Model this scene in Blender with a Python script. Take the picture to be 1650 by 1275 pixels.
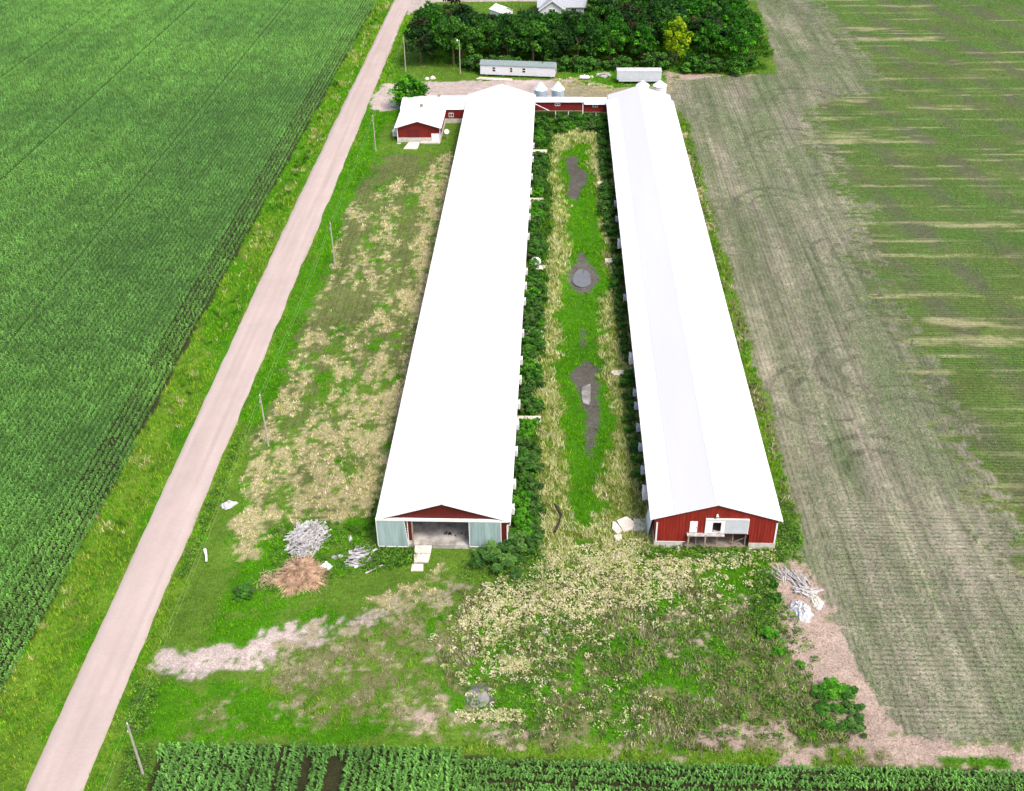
import bpy, math, random
import numpy as np
from mathutils import Vector, Matrix
rng = np.random.default_rng(7); random.seed(7)
for o in list(bpy.data.objects): bpy.data.objects.remove(o)
S = bpy.context.scene; COL = S.collection
# ---------------------------------------------------------------- camera
W_, H_, F_, CH = 1650.0, 1275.0, 1747.87, 70.57
R = np.array([[0.99924395, 0.01082977, -0.03733964], [0.0370539, -0.55604606, 0.83032511], [-0.01177033, -0.83108092, -0.55602694]])
cam = bpy.data.objects.new('camera', bpy.data.cameras.new('camera')); COL.objects.link(cam)
cr, cu, cb = R @ [1, 0, 0], R @ [0, -1, 0], R @ [0, 0, -1]
cam.matrix_world = Matrix(((cr[0], cu[0], cb[0], 0), (cr[1], cu[1], cb[1], 0), (cr[2], cu[2], cb[2], CH), (0, 0, 0, 1)))
cam.data.sensor_fit = 'HORIZONTAL'; cam.data.sensor_width = 36; cam.data.lens = 36 * F_ / W_
cam.data.clip_start = 0.5; cam.data.clip_end = 3000
S.camera = cam
def G(px, py, z=0.0):
    d = R @ np.array([px - W_ / 2, py - H_ / 2, F_]); t = (z - CH) / d[2]
    return (d[0] * t, d[1] * t)
# ---------------------------------------------------------------- light
SUN_EL, SUN_AZ = 56, 138       # azimuth from +Y towards +X
w = bpy.data.worlds.new('World'); S.world = w; w.use_nodes = True
nt = w.node_tree; bg = nt.nodes['Background']
sky = nt.nodes.new('ShaderNodeTexSky'); sky.sky_type = 'NISHITA'; sky.sun_disc = False
sky.sun_elevation = math.radians(SUN_EL); sky.sun_rotation = math.radians(SUN_AZ); sky.air_density = .8; sky.dust_density = 4.0; sky.ozone_density = 0.6
nt.links.new(sky.outputs[0], bg.inputs[0]); bg.inputs[1].default_value = 0.15
sd = bpy.data.lights.new('sun', 'SUN'); sd.energy = 1.5; sd.angle = math.radians(14); sd.color = (1, .93, .84)
so = bpy.data.objects.new('sun', sd); COL.objects.link(so)
e, a = math.radians(SUN_EL), math.radians(SUN_AZ)
so.rotation_euler = Vector((math.sin(a) * math.cos(e), math.cos(a) * math.cos(e), math.sin(e))).to_track_quat('Z', 'Y').to_euler()
S.view_settings.view_transform = 'Standard'; S.view_settings.look = 'None'; S.view_settings.gamma = 1; S.view_settings.exposure = 0.9
EXPO = 2.1    # photograph value / albedo used when turning photograph colours into surface colours
# ---------------------------------------------------------------- helpers
def lin(c):
    c = np.asarray(c, float) / 255.0
    return np.where(c <= .04045, c / 12.92, ((c + .055) / 1.055) ** 2.4)
def alb(c, k=1.0): return np.clip(lin(c) / EXPO * k, 0.002, .85)
def tag(o, label=None, cat=None, group=None, kind=None):
    if label: o['label'] = label
    if cat: o['category'] = cat
    if group: o['group'] = group
    if kind: o['kind'] = kind
    return o
ORG = {}
def thing(name, label, cat, loc=(0, 0, 0), rz=0, group=None):
    o = bpy.data.objects.new(name, None); COL.objects.link(o); o.empty_display_size = .5
    o.location = loc; o.rotation_euler = (0, 0, rz); ORG[o] = Vector(loc)
    return tag(o, label, cat, group)
class MB:
    """collects shapes (world or local coordinates) into ONE mesh"""
    def __init__(s): s.v = []; s.f = []; s.g = []
    def add(s, vs, fs):
        s.g.append((len(s.v), len(s.f))); b = len(s.v); s.v += [tuple(map(float, p)) for p in vs]; s.f += [tuple(i + b for i in f) for f in fs]
    def box(s, x0, x1, y0, y1, z0, z1):
        s.add([(x0, y0, z0), (x1, y0, z0), (x1, y1, z0), (x0, y1, z0), (x0, y0, z1), (x1, y0, z1), (x1, y1, z1), (x0, y1, z1)],
              [(3, 2, 1, 0), (4, 5, 6, 7), (0, 1, 5, 4), (1, 2, 6, 5), (2, 3, 7, 6), (3, 0, 4, 7)])
    def bar(s, p, q, w, h=None, roll=0):
        p, q = Vector(p), Vector(q); d = (q - p).normalized(); h = h or w
        u = d.cross(Vector((0, 0, 1)))
        if u.length < 1e-3: u = Vector((1, 0, 0))
        u.normalize(); v = u.cross(d).normalized()
        if roll:
            m = Matrix.Rotation(roll, 3, d); u = m @ u; v = m @ v
        c = []
        for r in (p, q):
            for a_, b_ in ((-1, -1), (1, -1), (1, 1), (-1, 1)): c.append(r + u * a_ * w / 2 + v * b_ * h / 2)
        s.add(c, [(0, 1, 2, 3), (7, 6, 5, 4), (0, 4, 5, 1), (1, 5, 6, 2), (2, 6, 7, 3), (3, 7, 4, 0)])
    def tube(s, pts, rad, n=8, cap=True):
        rings = []; pts = [Vector(p) for p in pts]
        if not hasattr(rad, '__len__'): rad = [rad] * len(pts)
        b = len(s.v)
        for i, p in enumerate(pts):
            d = (pts[min(i + 1, len(pts) - 1)] - pts[max(i - 1, 0)]).normalized()
            u = d.cross(Vector((0, 1, .01))); 
            if u.length < 1e-2: u = d.cross(Vector((1, 0, 0)))
            u.normalize(); v = d.cross(u)
            for k in range(n):
                t = 2 * math.pi * k / n; s.v.append(tuple(p + (u * math.cos(t) + v * math.sin(t)) * rad[i]))
        for i in range(len(pts) - 1):
            for k in range(n):
                k2 = (k + 1) % n; s.f.append((b + i * n + k, b + i * n + k2, b + (i + 1) * n + k2, b + (i + 1) * n + k))
        if cap:
            s.f.append(tuple(b + k for k in range(n))[::-1]); s.f.append(tuple(b + (len(pts) - 1) * n + k for k in range(n)))
    def prism(s, poly, z0, z1):
        n = len(poly); s.add([(x, y, z0) for x, y in poly] + [(x, y, z1) for x, y in poly],
            [tuple(range(n))[::-1], tuple(range(n, 2 * n))] + [(i, (i + 1) % n, n + (i + 1) % n, n + i) for i in range(n)])
    def sheet(s, quads, th):
        """thick sheet: each quad (4 points) extruded down by th"""
        for q in quads:
            q = [Vector(p) for p in q]; nrm = (q[1] - q[0]).cross(q[2] - q[0]).normalized()
            if nrm.z < 0: q = q[::-1]; nrm = -nrm
            lo = [p - nrm * th for p in q]
            s.add(q + lo, [(0, 1, 2, 3), (7, 6, 5, 4)] + [(i, 4 + i, 4 + (i + 1) % 4, (i + 1) % 4) for i in range(4)])
    def rough(s, amt, seed=0):
        r = random.Random(seed); d = {}
        for i, p in enumerate(s.v):
            k = tuple(round(c, 2) for c in p)
            if k not in d: d[k] = [r.uniform(-amt, amt) for _ in range(3)]
            s.v[i] = tuple(c + j for c, j in zip(p, d[k]))
    def each(s, name, m, parent=None, local=False):
        ends = s.g[1:] + [(len(s.v), len(s.f))]
        for (v0, f0), (v1, f1) in zip(s.g, ends):
            q = MB(); q.add(s.v[v0:v1], [tuple(i - v0 for i in f) for f in s.f[f0:f1]]); q.build(name, m, parent, local)
    def build(s, name, m, parent=None, local=False, smooth=False):
        og = Vector((0, 0, 0)) if (parent is None or local) else ORG.get(parent, Vector((0, 0, 0)))
        me = bpy.data.meshes.new(name); me.from_pydata([tuple(Vector(p) - og) for p in s.v], [], s.f); me.update()
        o = bpy.data.objects.new(name, me); COL.objects.link(o); me.materials.append(m)
        if smooth: me.polygons.foreach_set('use_smooth', [True] * len(me.polygons))
        if parent is not None: o.parent = parent; ORG[o] = ORG.get(parent, Vector((0, 0, 0)))
        return o
def np_mesh(name, V, Fc, m, col=None, parent=None, smooth=False):
    """big mesh from numpy: V (n,3), Fc (m,k) faces, col (n,3) per vertex colour"""
    me = bpy.data.meshes.new(name); k = Fc.shape[1]
    me.vertices.add(len(V)); me.vertices.foreach_set('co', np.ascontiguousarray(V, np.float32).ravel())
    me.loops.add(Fc.size); me.loops.foreach_set('vertex_index', np.ascontiguousarray(Fc, np.int32).ravel())
    me.polygons.add(len(Fc)); me.polygons.foreach_set('loop_start', np.arange(0, Fc.size, k, dtype=np.int32))
    me.polygons.foreach_set('use_smooth', np.full(len(Fc), smooth))
    me.update(calc_edges=True)
    if col is not None:
        at = me.attributes.new('Col', 'FLOAT_COLOR', 'POINT')
        c4 = np.ones((len(V), 4), np.float32); c4[:, :3] = col; at.data.foreach_set('color', c4.ravel())
    me.materials.append(m)
    o = bpy.data.objects.new(name, me); COL.objects.link(o)
    if parent is not None: o.parent = parent
    return o
# ---------------------------------------------------------------- numpy noise
def vn(x, y, sc, seed=0):
    x = x / sc + 137.3 * seed + 1000; y = y / sc + 71.7 * seed + 1000
    xi = np.floor(x).astype(np.int64); yi = np.floor(y).astype(np.int64); fx = x - xi; fy = y - yi
    fx = fx * fx * (3 - 2 * fx); fy = fy * fy * (3 - 2 * fy)
    def h(i, j):
        n = (i * 374761393 + j * 668265263 + seed * 974634777) & 0x7fffffff
        n = ((n ^ (n >> 13)) * 1274126177) & 0x7fffffff
        return ((n ^ (n >> 16)) & 0xffff) / 65535.0
    return (h(xi, yi) * (1 - fx) + h(xi + 1, yi) * fx) * (1 - fy) + (h(xi, yi + 1) * (1 - fx) + h(xi + 1, yi + 1) * fx) * fy
def fbm(x, y, sc, seed=0, o=4):
    t = 0; am = 1; s = 0
    for k in range(o): t = t + vn(x, y, sc / 2 ** k, seed + k * 11) * am; s += am; am *= .55
    return np.clip((t / s - .5) * 1.7 + .5, 0, 1)
# ---------------------------------------------------------------- materials
def mat(name, c, rough=.8, var=.12, scale=1.5, metal=0, stretch=None, bump=0, c2=None, spec=.3, detail=6, thr=(.35, .65)):
    m = bpy.data.materials.new(name); m.use_nodes = True; n = m.node_tree.nodes; l = m.node_tree.links
    p = n['Principled BSDF']; p.inputs['Roughness'].default_value = rough; p.inputs['Metallic'].default_value = metal
    p.inputs['Specular IOR Level'].default_value = spec
    tc = n.new('ShaderNodeTexCoord'); mp = n.new('ShaderNodeMapping'); l.new(tc.outputs['Object'], mp.inputs[0])
    if stretch: mp.inputs['Scale'].default_value = stretch
    no = n.new('ShaderNodeTexNoise'); no.inputs['Scale'].default_value = scale; no.inputs['Detail'].default_value = detail; no.inputs['Roughness'].default_value = .62
    l.new(mp.outputs[0], no.inputs['Vector'])
    r = n.new('ShaderNodeValToRGB'); c = np.asarray(c, float)
    ca = np.clip(c * (1 - var), 0, 1); cb_ = np.clip((c if c2 is None else np.asarray(c2, float)) * (1 + var), 0, 1)
    r.color_ramp.elements[0].color = (*ca, 1); r.color_ramp.elements[0].position = thr[0]
    r.color_ramp.elements[1].color = (*cb_, 1); r.color_ramp.elements[1].position = thr[1]
    l.new(no.outputs[0], r.inputs[0]); l.new(r.outputs[0], p.inputs['Base Color'])
    if bump:
        b = n.new('ShaderNodeBump'); b.inputs['Strength'].default_value = bump; b.inputs['Distance'].default_value = .05
        l.new(no.outputs[0], b.inputs['Height']); l.new(b.outputs[0], p.inputs['Normal'])
    return m
def mat_col(name, transl=0.0, rough=.75, fine=None, spec=.15, bump=0, rows=False):
    """colour from the vertex attribute 'Col' (the plants' / soil's own colours)"""
    m = bpy.data.materials.new(name); m.use_nodes = True; n = m.node_tree.nodes; l = m.node_tree.links
    p = n['Principled BSDF']; p.inputs['Roughness'].default_value = rough; p.inputs['Specular IOR Level'].default_value = spec
    at = n.new('ShaderNodeAttribute'); at.attribute_name = 'Col'; src = at.outputs['Color']
    if fine:
        tc = n.new('ShaderNodeTexCoord'); last = src
        for sc, amp in fine:
            no = n.new('ShaderNodeTexNoise'); no.inputs['Scale'].default_value = sc; no.inputs['Detail'].default_value = 4; no.inputs['Roughness'].default_value = .7
            l.new(tc.outputs['Object'], no.inputs['Vector'])
            mr = n.new('ShaderNodeMapRange'); mr.inputs[1].default_value = .3; mr.inputs[2].default_value = .7; mr.inputs[3].default_value = 1 - amp; mr.inputs[4].default_value = 1 + amp
            l.new(no.outputs[0], mr.inputs[0])
            mx = n.new('ShaderNodeVectorMath'); mx.operation = 'SCALE'; l.new(last, mx.inputs[0]); l.new(mr.outputs[0], mx.inputs['Scale']); last = mx.outputs[0]
        if rows:
            # drilled rows: thin darker lines every half metre, along Y where Rows > 0 and along X where Rows < 0
            ra = n.new('ShaderNodeAttribute'); ra.attribute_name = 'Rows'; sx = n.new('ShaderNodeSeparateXYZ')
            wn = n.new('ShaderNodeTexNoise'); wn.inputs['Scale'].default_value = .8; wn.inputs['Detail'].default_value = 2; l.new(tc.outputs['Object'], wn.inputs['Vector'])
            l.new(tc.outputs['Object'], sx.inputs[0]); outs = []
            for axis, sg in ((0, 1), (1, -1)):
                ad = n.new('ShaderNodeMath'); ad.operation = 'MULTIPLY_ADD'; l.new(wn.outputs[0], ad.inputs[0]); ad.inputs[1].default_value = .22; l.new(sx.outputs[axis], ad.inputs[2])
                fr = n.new('ShaderNodeMath'); fr.operation = 'MULTIPLY'; l.new(ad.outputs[0], fr.inputs[0]); fr.inputs[1].default_value = 2 * math.pi / .55
                si = n.new('ShaderNodeMath'); si.operation = 'SINE'; l.new(fr.outputs[0], si.inputs[0])
                mrr = n.new('ShaderNodeMapRange'); mrr.inputs[1].default_value = -.2; mrr.inputs[2].default_value = .9; mrr.inputs[3].default_value = 0; mrr.inputs[4].default_value = 1; l.new(si.outputs[0], mrr.inputs[0])
                m1 = n.new('ShaderNodeMath'); m1.operation = 'MULTIPLY'; m1.use_clamp = True; l.new(ra.outputs['Fac'], m1.inputs[0]); m1.inputs[1].default_value = sg
                m2 = n.new('ShaderNodeMath'); m2.operation = 'MULTIPLY'; l.new(m1.outputs[0], m2.inputs[0]); l.new(mrr.outputs[0], m2.inputs[1]); outs.append(m2)
            su = n.new('ShaderNodeMath'); su.operation = 'ADD'; l.new(outs[0].outputs[0], su.inputs[0]); l.new(outs[1].outputs[0], su.inputs[1])
            mk = n.new('ShaderNodeTexNoise'); mk.inputs['Scale'].default_value = 1.1; mk.inputs['Detail'].default_value = 5; l.new(tc.outputs['Object'], mk.inputs['Vector'])
            mm = n.new('ShaderNodeMapRange'); mm.inputs[1].default_value = .35; mm.inputs[2].default_value = .6; l.new(mk.outputs[0], mm.inputs[0])
            mu = n.new('ShaderNodeMath'); mu.operation = 'MULTIPLY'; l.new(su.outputs[0], mu.inputs[0]); l.new(mm.outputs[0], mu.inputs[1])
            mxc = n.new('ShaderNodeMix'); mxc.data_type = 'RGBA'; mxc.blend_type = 'MULTIPLY'; l.new(mu.outputs[0], mxc.inputs[0]); l.new(last, mxc.inputs[6]); mxc.inputs[7].default_value = (.42, .58, .38, 1); last = mxc.outputs[2]
        src = last
        if bump:
            b = n.new('ShaderNodeBump'); b.inputs['Strength'].default_value = bump; b.inputs['Distance'].default_value = .08
            l.new(no.outputs[0], b.inputs['Height']); l.new(b.outputs[0], p.inputs['Normal'])
    l.new(src, p.inputs['Base Color'])
    if transl:
        t = n.new('ShaderNodeBsdfTranslucent'); l.new(src, t.inputs['Color'])
        mi = n.new('ShaderNodeMixShader'); mi.inputs[0].default_value = transl
        l.new(p.outputs[0], mi.inputs[1]); l.new(t.outputs[0], mi.inputs[2]); l.new(mi.outputs[0], n['Material Output'].inputs[0])
    return m
M_white = mat('white_painted_metal', (.80, .80, .81), .55, .03, .6)
M_roof = mat('white_metal_roof', (.80, .80, .815), .5, .02, .25, stretch=(1, .1, 1))
M_roof2 = mat('white_metal_roof_greyed', (.56, .562, .57), .5, .02, .25, stretch=(1, .1, 1))  # greyed white holding the west slope's weaker light; far end roof uses it too
M_trim = mat('white_trim', (.78, .77, .75), .6, .05, 2)
M_redL = mat('dark_red_steel', (.115, .012, .010), .55, .12, .8, stretch=(3, 3, .4))
M_redR = mat('brick_red_steel', (.235, .021, .014), .55, .22, .8, stretch=(3, 3, .4))
M_redS = mat('weathered_red_steel', (.17, .014, .011), .6, .12, .8, stretch=(3, 3, .4))
M_teal = mat('pale_teal_steel', (.27, .37, .36), .5, .10, .9, stretch=(2.2, 2, .25), c2=(.33, .43, .42))
M_conc = mat('old_concrete', (.50, .47, .42), .9, .18, 2.2, bump=.2)
M_slab = mat('pale_concrete', (.66, .57, .50), .9, .14, 1.6, bump=.2)
M_floor = mat('dusty_concrete_floor', (.26, .24, .22), .9, .3, .7, c2=(.44, .42, .39), detail=9)
M_dirtfloor = mat('dirt_floor', (.24, .20, .16), .95, .3, 1.2)
M_dark = mat('dark_opening', (.02, .018, .016), .9, .2, 2)
M_glass = mat('dark_glass', (.03, .035, .04), .12, .1, 2, spec=.6)
M_wood = mat('weathered_wood', (.30, .24, .18), .9, .25, 3)
M_lum = mat('bleached_lumber', (.34, .32, .31), .9, .3, 2.5, c2=(.44, .43, .43))
M_lumR = mat('pale_grey_lumber', (.36, .32, .29), .9, .25, 2.5, c2=(.42, .41, .40))
M_galv = mat('galvanised_steel', (.46, .56, .63), .35, .10, 1.2, metal=.35, stretch=(1, 1, 6))
M_galvroof = mat('pale_galvanised_roof', (.66, .72, .80), .4, .06, 1.2, metal=.2)
M_shingle = mat('grey_green_shingle', (.20, .25, .25), .9, .2, 3)
M_shingle2 = mat('grey_shingle', (.34, .36, .39), .9, .15, 2.5)
M_siding = mat('pale_grey_siding', (.60, .61, .63), .7, .05, 1.5)
M_sidingw = mat('mobile_home_siding', (.62, .63, .66), .6, .05, 1.5)
M_alum = mat('aluminium_trailer_side', (.60, .63, .68), .45, .06, 1.2, metal=.15)
M_alumtop = mat('trailer_roof', (.50, .50, .50), .6, .12, 1.2)
M_bark = mat('bark', (.13, .085, .06), .95, .3, 4)
M_pole = mat('grey_pole_wood', (.36, .32, .27), .9, .2, 6, stretch=(1, 1, .2))
M_wire = mat('wire', (.22, .26, .14), .5, .05, 2)
M_pipe = mat('rusted_black_steel', (.03, .022, .018), .7, .3, 3)
M_stone = mat('pale_boulder', (.60, .56, .46), .95, .2, 2.5, bump=.4)
M_plastic = mat('white_sheeting', (.50, .50, .51), .6, .25, 4.0, bump=.8)
M_mesh = mat('machine_black', (.03, .03, .03), .6, .2, 3)
M_leaf = mat_col('leaves', .22, .8, spec=.08)
M_grass = mat_col('grass_blades', .2, .9, spec=.04)
M_corn = mat_col('corn_leaves', .22, .6, spec=.15)
M_ground = mat_col('ground_surface', 0, .95, fine=((.9, .12), (2.6, .26), (6.5, .42)), bump=.7, rows=True)
M_roadm = mat_col('road_gravel', 0, .95, fine=((.5, .03), (5, .05), (22, .08)), bump=.15)
M_mud = mat('wet_grey_mud', (.17, .16, .14), .55, .35, .9, c2=(.25, .24, .22), detail=9, spec=.4)
M_water = mat('murky_water', (.15, .155, .16), .3, .12, 1.2, spec=.35)
# ---------------------------------------------------------------- land cover map (world metres, on the ground)
X0, X1, Y0, Y1, RS = -50.0, 126.0, 38.0, 302.0, .25
gx = np.arange(X0, X1, RS); gy = np.arange(Y0, Y1, RS)
GX, GY = np.meshgrid(gx, gy); NY, NX = GX.shape
CL = {}
def yel(c):
    c = np.array(c, float)
    return c * np.array([1.16, 1.02, .82]) if (c[1] > c[0] * 1.25 and c[1] > c[2] * 1.4) else c
def cls(name, base, pal, dens=0, h=.1, wd=.05, nb=4, lean=.5):
    CL[name] = dict(id=len(CL), base=yel(alb(base)), pal=[(yel(alb(c, 1.75)), p) for c, p in pal], dens=dens, h=h, w=wd, nb=nb, lean=lean)
cls('lawn', (104, 148, 54), [((96, 162, 42), 3), ((124, 174, 66), 2), ((76, 136, 38), 2), ((160, 172, 98), .8)], 7, .13, .055)
cls('lush', (80, 150, 20), [((86, 168, 12), 3), ((116, 188, 20), 2), ((66, 142, 14), 2)], 9, .20, .06)
cls('verge', (112, 158, 50), [((106, 176, 42), 3), ((140, 188, 56), 2), ((86, 150, 46), 3), ((160, 182, 84), .7)], 9, .32, .07)
cls('straw', (206, 196, 146), [((238, 226, 186), 4), ((224, 212, 160), 3), ((160, 178, 84), 2.2), ((120, 158, 56), 1)], 8, .13, .08, 4, 1.2)
cls('olive', (132, 142, 84), [((124, 160, 62), 3), ((152, 148, 106), 1.6), ((106, 136, 58), 2), ((104, 166, 46), 1.6)], 6, .12, .06)
cls('cream', (150, 164, 84), [((240, 236, 190), 2.6), ((222, 224, 156), 3), ((184, 200, 104), 2.2), ((132, 166, 62), 1.4)], 12, .36, .07, 6, .8)
cls('greencream', (130, 150, 74), [((196, 204, 130), 3), ((220, 216, 158), 2), ((140, 170, 76), 2.4), ((96, 134, 48), 1.2)], 12, .36, .065, 6, .8)
cls('weedmix', (124, 126, 84), [((112, 148, 62), 3), ((86, 114, 54), 1.8), ((162, 168, 112), 2), ((206, 202, 168), 1.6), ((122, 176, 52), 2.4)], 10, .28, .08, 5, .8)
cls('pale', (150, 150, 102), [((172, 172, 124), 2), ((122, 148, 74), 3), ((205, 200, 168), 1.4), ((96, 132, 58), 2)], 8, .16, .07)
cls('soil', (216, 192, 174), [((160, 160, 110), 1), ((120, 145, 70), 1)], 1.0, .12, .07)
cls('gravel', (232, 214, 204), [((170, 170, 120), 1)], .35, .08, .05)
cls('mud', (124, 120, 110), [], 0)
cls('drydirt', (196, 186, 152), [((150, 160, 90), 2), ((196, 190, 130), 2)], 4, .1, .06)
cls('field', (184, 174, 154), [], 0)
cls('greenfield', (120, 140, 86), [], 0)
cls('cornsoil', (70, 72, 44), [], 0)
cls('darkweed', (84, 122, 48), [((82, 142, 42), 3), ((62, 114, 36), 3), ((108, 162, 54), 2)], 10, .4, .1, 5, .8)
names = list(CL)
wx1 = (fbm(GX, GY, 5, 1) - .5) * 5; wy1 = (fbm(GX, GY, 5, 2) - .5) * 5
wx2 = (fbm(GX, GY, 1.4, 3, 3) - .5) * 2; wy2 = (fbm(GX, GY, 1.4, 4, 3) - .5) * 2
wx3 = (fbm(GX, GY, .55, 5, 2) - .5) * 1.3; wy3 = (fbm(GX, GY, .55, 6, 2) - .5) * 1.3
CM = np.full((NY, NX), CL['lawn']['id'], np.int8)
def paint(name, poly, p=1.0, warp=1.0, ns=2.5, seed=0, px=True, stretch=1.0):
    pts = np.array([G(*q) for q in poly] if px else poly)
    wf = min(1, warp * 1.6); x = GX + wx1 * .5 * warp + wx2 * .9 * warp + wx3 * wf; y = GY + wy1 * .5 * warp + wy2 * .9 * warp + wy3 * wf
    ins = np.zeros(GX.shape, bool); j = len(pts) - 1
    a0 = (pts[:, 1].min() - 5); a1 = (pts[:, 1].max() + 5)
    r0 = max(0, int((a0 - Y0) / RS)); r1 = min(NY, int((a1 - Y0) / RS) + 1)
    xs, ys = x[r0:r1], y[r0:r1]; sub = ins[r0:r1]
    for i in range(len(pts)):
        xi, yi = pts[i]; xj, yj = pts[j]
        if yi != yj:
            c = ((yi > ys) != (yj > ys)) & (xs < (xj - xi) * (ys - yi) / (yj - yi) + xi); sub ^= c
        j = i
    if p < 1:
        n = fbm(GX[r0:r1], GY[r0:r1] / stretch, ns, 50 + seed, 5) * .5 + fbm(GX[r0:r1], GY[r0:r1] / stretch, ns / 3.5, 90 + seed, 3) * .3 + fbm(GX[r0:r1], GY[r0:r1], .5, 95 + seed, 2) * .2; thr = np.quantile(n[sub], p) if sub.any() else 0
        sub &= n < thr
    CM[r0:r1][sub] = CL[name]['id']
BIG = 400
# road-side strips and fields (world coordinates)
paint('verge', [(-46.5, 0), (-34, 0), (-34, BIG), (-46.5, BIG)], px=False, warp=.3)
paint('lush', [(-46.5, 0), (-34, 0), (-34, BIG), (-46.5, BIG)], .38, .3, 3.5, 1, px=False, stretch=4)
paint('darkweed', [(-45.6, 0), (-43.2, 0), (-43.2, BIG), (-45.6, BIG)], .07, .5, 2.5, 2, px=False, stretch=2)
paint('greencream', [(-45.6, 0), (-42.6, 0), (-42.9, BIG), (-45.6, BIG)], .10, .5, 2.2, 3, px=False)
paint('lush', [(-35.5, 100), (-29.5, 95), (-29, 220), (-36.5, 220)], px=False)
paint('lush', [(258, 1275), (640, 85), (650, 90), (600, 255), (555, 330), (500, 500), (430, 700), (375, 790), (372, 905), (440, 895), (560, 1000), (460, 1022), (300, 1045), (250, 1060)], .84, .8, 4, 5)
# meadow west of the long barn
mead = [(606, 246), (735, 246), (722, 330), (690, 520), (655, 650), (628, 800), (570, 838), (470, 850), (442, 892), (372, 905), (388, 760), (415, 690), (470, 570), (560, 330)]
paint('olive', mead, warp=.6)
paint('lawn', mead, .5, .6, 2.6, 7, stretch=2)
paint('lush', mead, .2, .6, 1.6, 8, stretch=1.5)
paint('straw', [(560, 330), (728, 246), (722, 330), (690, 520), (655, 650), (628, 800), (570, 838), (470, 850), (442, 892), (372, 905), (388, 760), (415, 690), (500, 520), (520, 450)], .38, .4, 1.2, 9, stretch=2.2)
paint('straw', [(690, 262), (730, 246), (722, 330), (705, 430), (662, 640), (640, 640), (670, 430)], .60, .4, 1.0, 10, stretch=2)
paint('straw', [(560, 640), (655, 640), (628, 800), (585, 838), (470, 850), (442, 892), (372, 905), (392, 800), (450, 720)], .36, .4, 1.2, 11, stretch=1.6)
paint('straw', [(375, 895), (385, 830), (400, 810), (420, 860), (440, 885), (400, 905)], .85, .5, 1.4, 12)
paint('straw', [(590, 836), (620, 800), (628, 770), (520, 790), (470, 830), (480, 848)], .62, .5, 1.2, 13)
paint('olive', [(612, 252), (690, 250), (655, 440), (560, 530), (505, 530), (560, 330)], .55, .5, 3, 14, stretch=3)
paint('lush', [(425, 860), (470, 848), (560, 838), (600, 830), (606, 900), (560, 930), (440, 950), (400, 930)], .75, .5, 4, 15)
paint('darkweed', [(575, 880), (665, 878), (668, 915), (580, 922)], .8, .4)
paint('darkweed', [(590, 838), (610, 800), (606, 880), (560, 850)], .5, .4)
# yard at the far end
paint('gravel', [(600, 152), (618, 135), (700, 133), (900, 128), (960, 136), (985, 152), (985, 176), (600, 176)], warp=.5)
paint('drydirt', [(895, 132), (960, 134), (1075, 128), (1100, 150), (1095, 176), (900, 176)], .9, .6)
paint('lush', [(905, 120), (985, 118), (1080, 124), (1075, 136), (985, 144), (930, 136)], .85, .5)
paint('straw', [(890, 128), (925, 126), (990, 142), (970, 148), (900, 140)], .5, .5, 1.5)
paint('soil', [(1075, 118), (1250, 122), (1300, 130), (1130, 175), (1085, 168)], .8, .8)
paint('darkweed', [(680, 95), (770, 116), (900, 116), (1235, 118), (1240, 60), (680, 60)], .7, .6)
paint('lawn', [(620, 200), (745, 200), (745, 245), (600, 245)], warp=.4)
paint('gravel', [(640, -60), (1300, -60), (1300, 0.5), (700, 3.5), (655, 26)], warp=.1)
# swale between the barns
swx = [(858, 196), (985, 196), (1000, 330), (1012, 460), (1025, 600), (1040, 760), (1060, 885), (1030, 905), (880, 905), (828, 880), (838, 700), (850, 480), (862, 250)]
paint('darkweed', swx, warp=.4)
paint('cream', [(905, 205), (940, 200), (965, 205), (985, 250), (995, 330), (1000, 400), (1008, 500), (1020, 640), (1036, 760), (1048, 880), (1000, 915), (880, 915), (862, 870), (868, 760), (866, 640), (872, 540), (878, 440), (884, 330), (886, 240)], warp=.7)
paint('greencream', [(905, 205), (985, 250), (1000, 400), (1020, 640), (1048, 880), (1000, 915), (880, 915), (862, 870), (866, 640), (878, 440), (886, 240)], .38, .5, 1.3, 44)
paint('verge', [(905, 205), (985, 250), (1000, 400), (1020, 640), (1048, 880), (1000, 915), (880, 915), (862, 870), (866, 640), (878, 440), (886, 240)], .12, .5, 1.0, 45)
paint('greencream', [(940, 240), (975, 250), (992, 330), (1000, 400), (1010, 520), (1024, 640), (1040, 780), (1052, 880), (985, 880), (980, 700), (975, 560), (985, 440), (965, 330)], .85, .6, 3, 20)
paint('cream', [(945, 210), (960, 212), (975, 300), (960, 300)], .8)
paint('greencream', [(866, 640), (885, 640), (890, 760), (862, 860)], .5)
lush = [(925, 228), (945, 230), (950, 265), (957, 300), (964, 340), (975, 400), (986, 440), (976, 470), (962, 500), (966, 540), (968, 590), (978, 640), (988, 680), (976, 740), (967, 790), (977, 825), (955, 852), (930, 846), (914, 800), (918, 740), (904, 680), (905, 640), (896, 590), (913, 550), (897, 510), (908, 450), (920, 400), (913, 340), (903, 290), (899, 250)]
c0_ = np.mean(lush, 0)
paint('verge', [(x_ + (3 if x_ > 940 else -5), y_) for x_, y_ in lush], .7, .6, 1.5, 46)
paint('lush', lush, warp=.6)
paint('lush', [(925, 880), (955, 870), (965, 905), (920, 912)], warp=.5)
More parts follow.
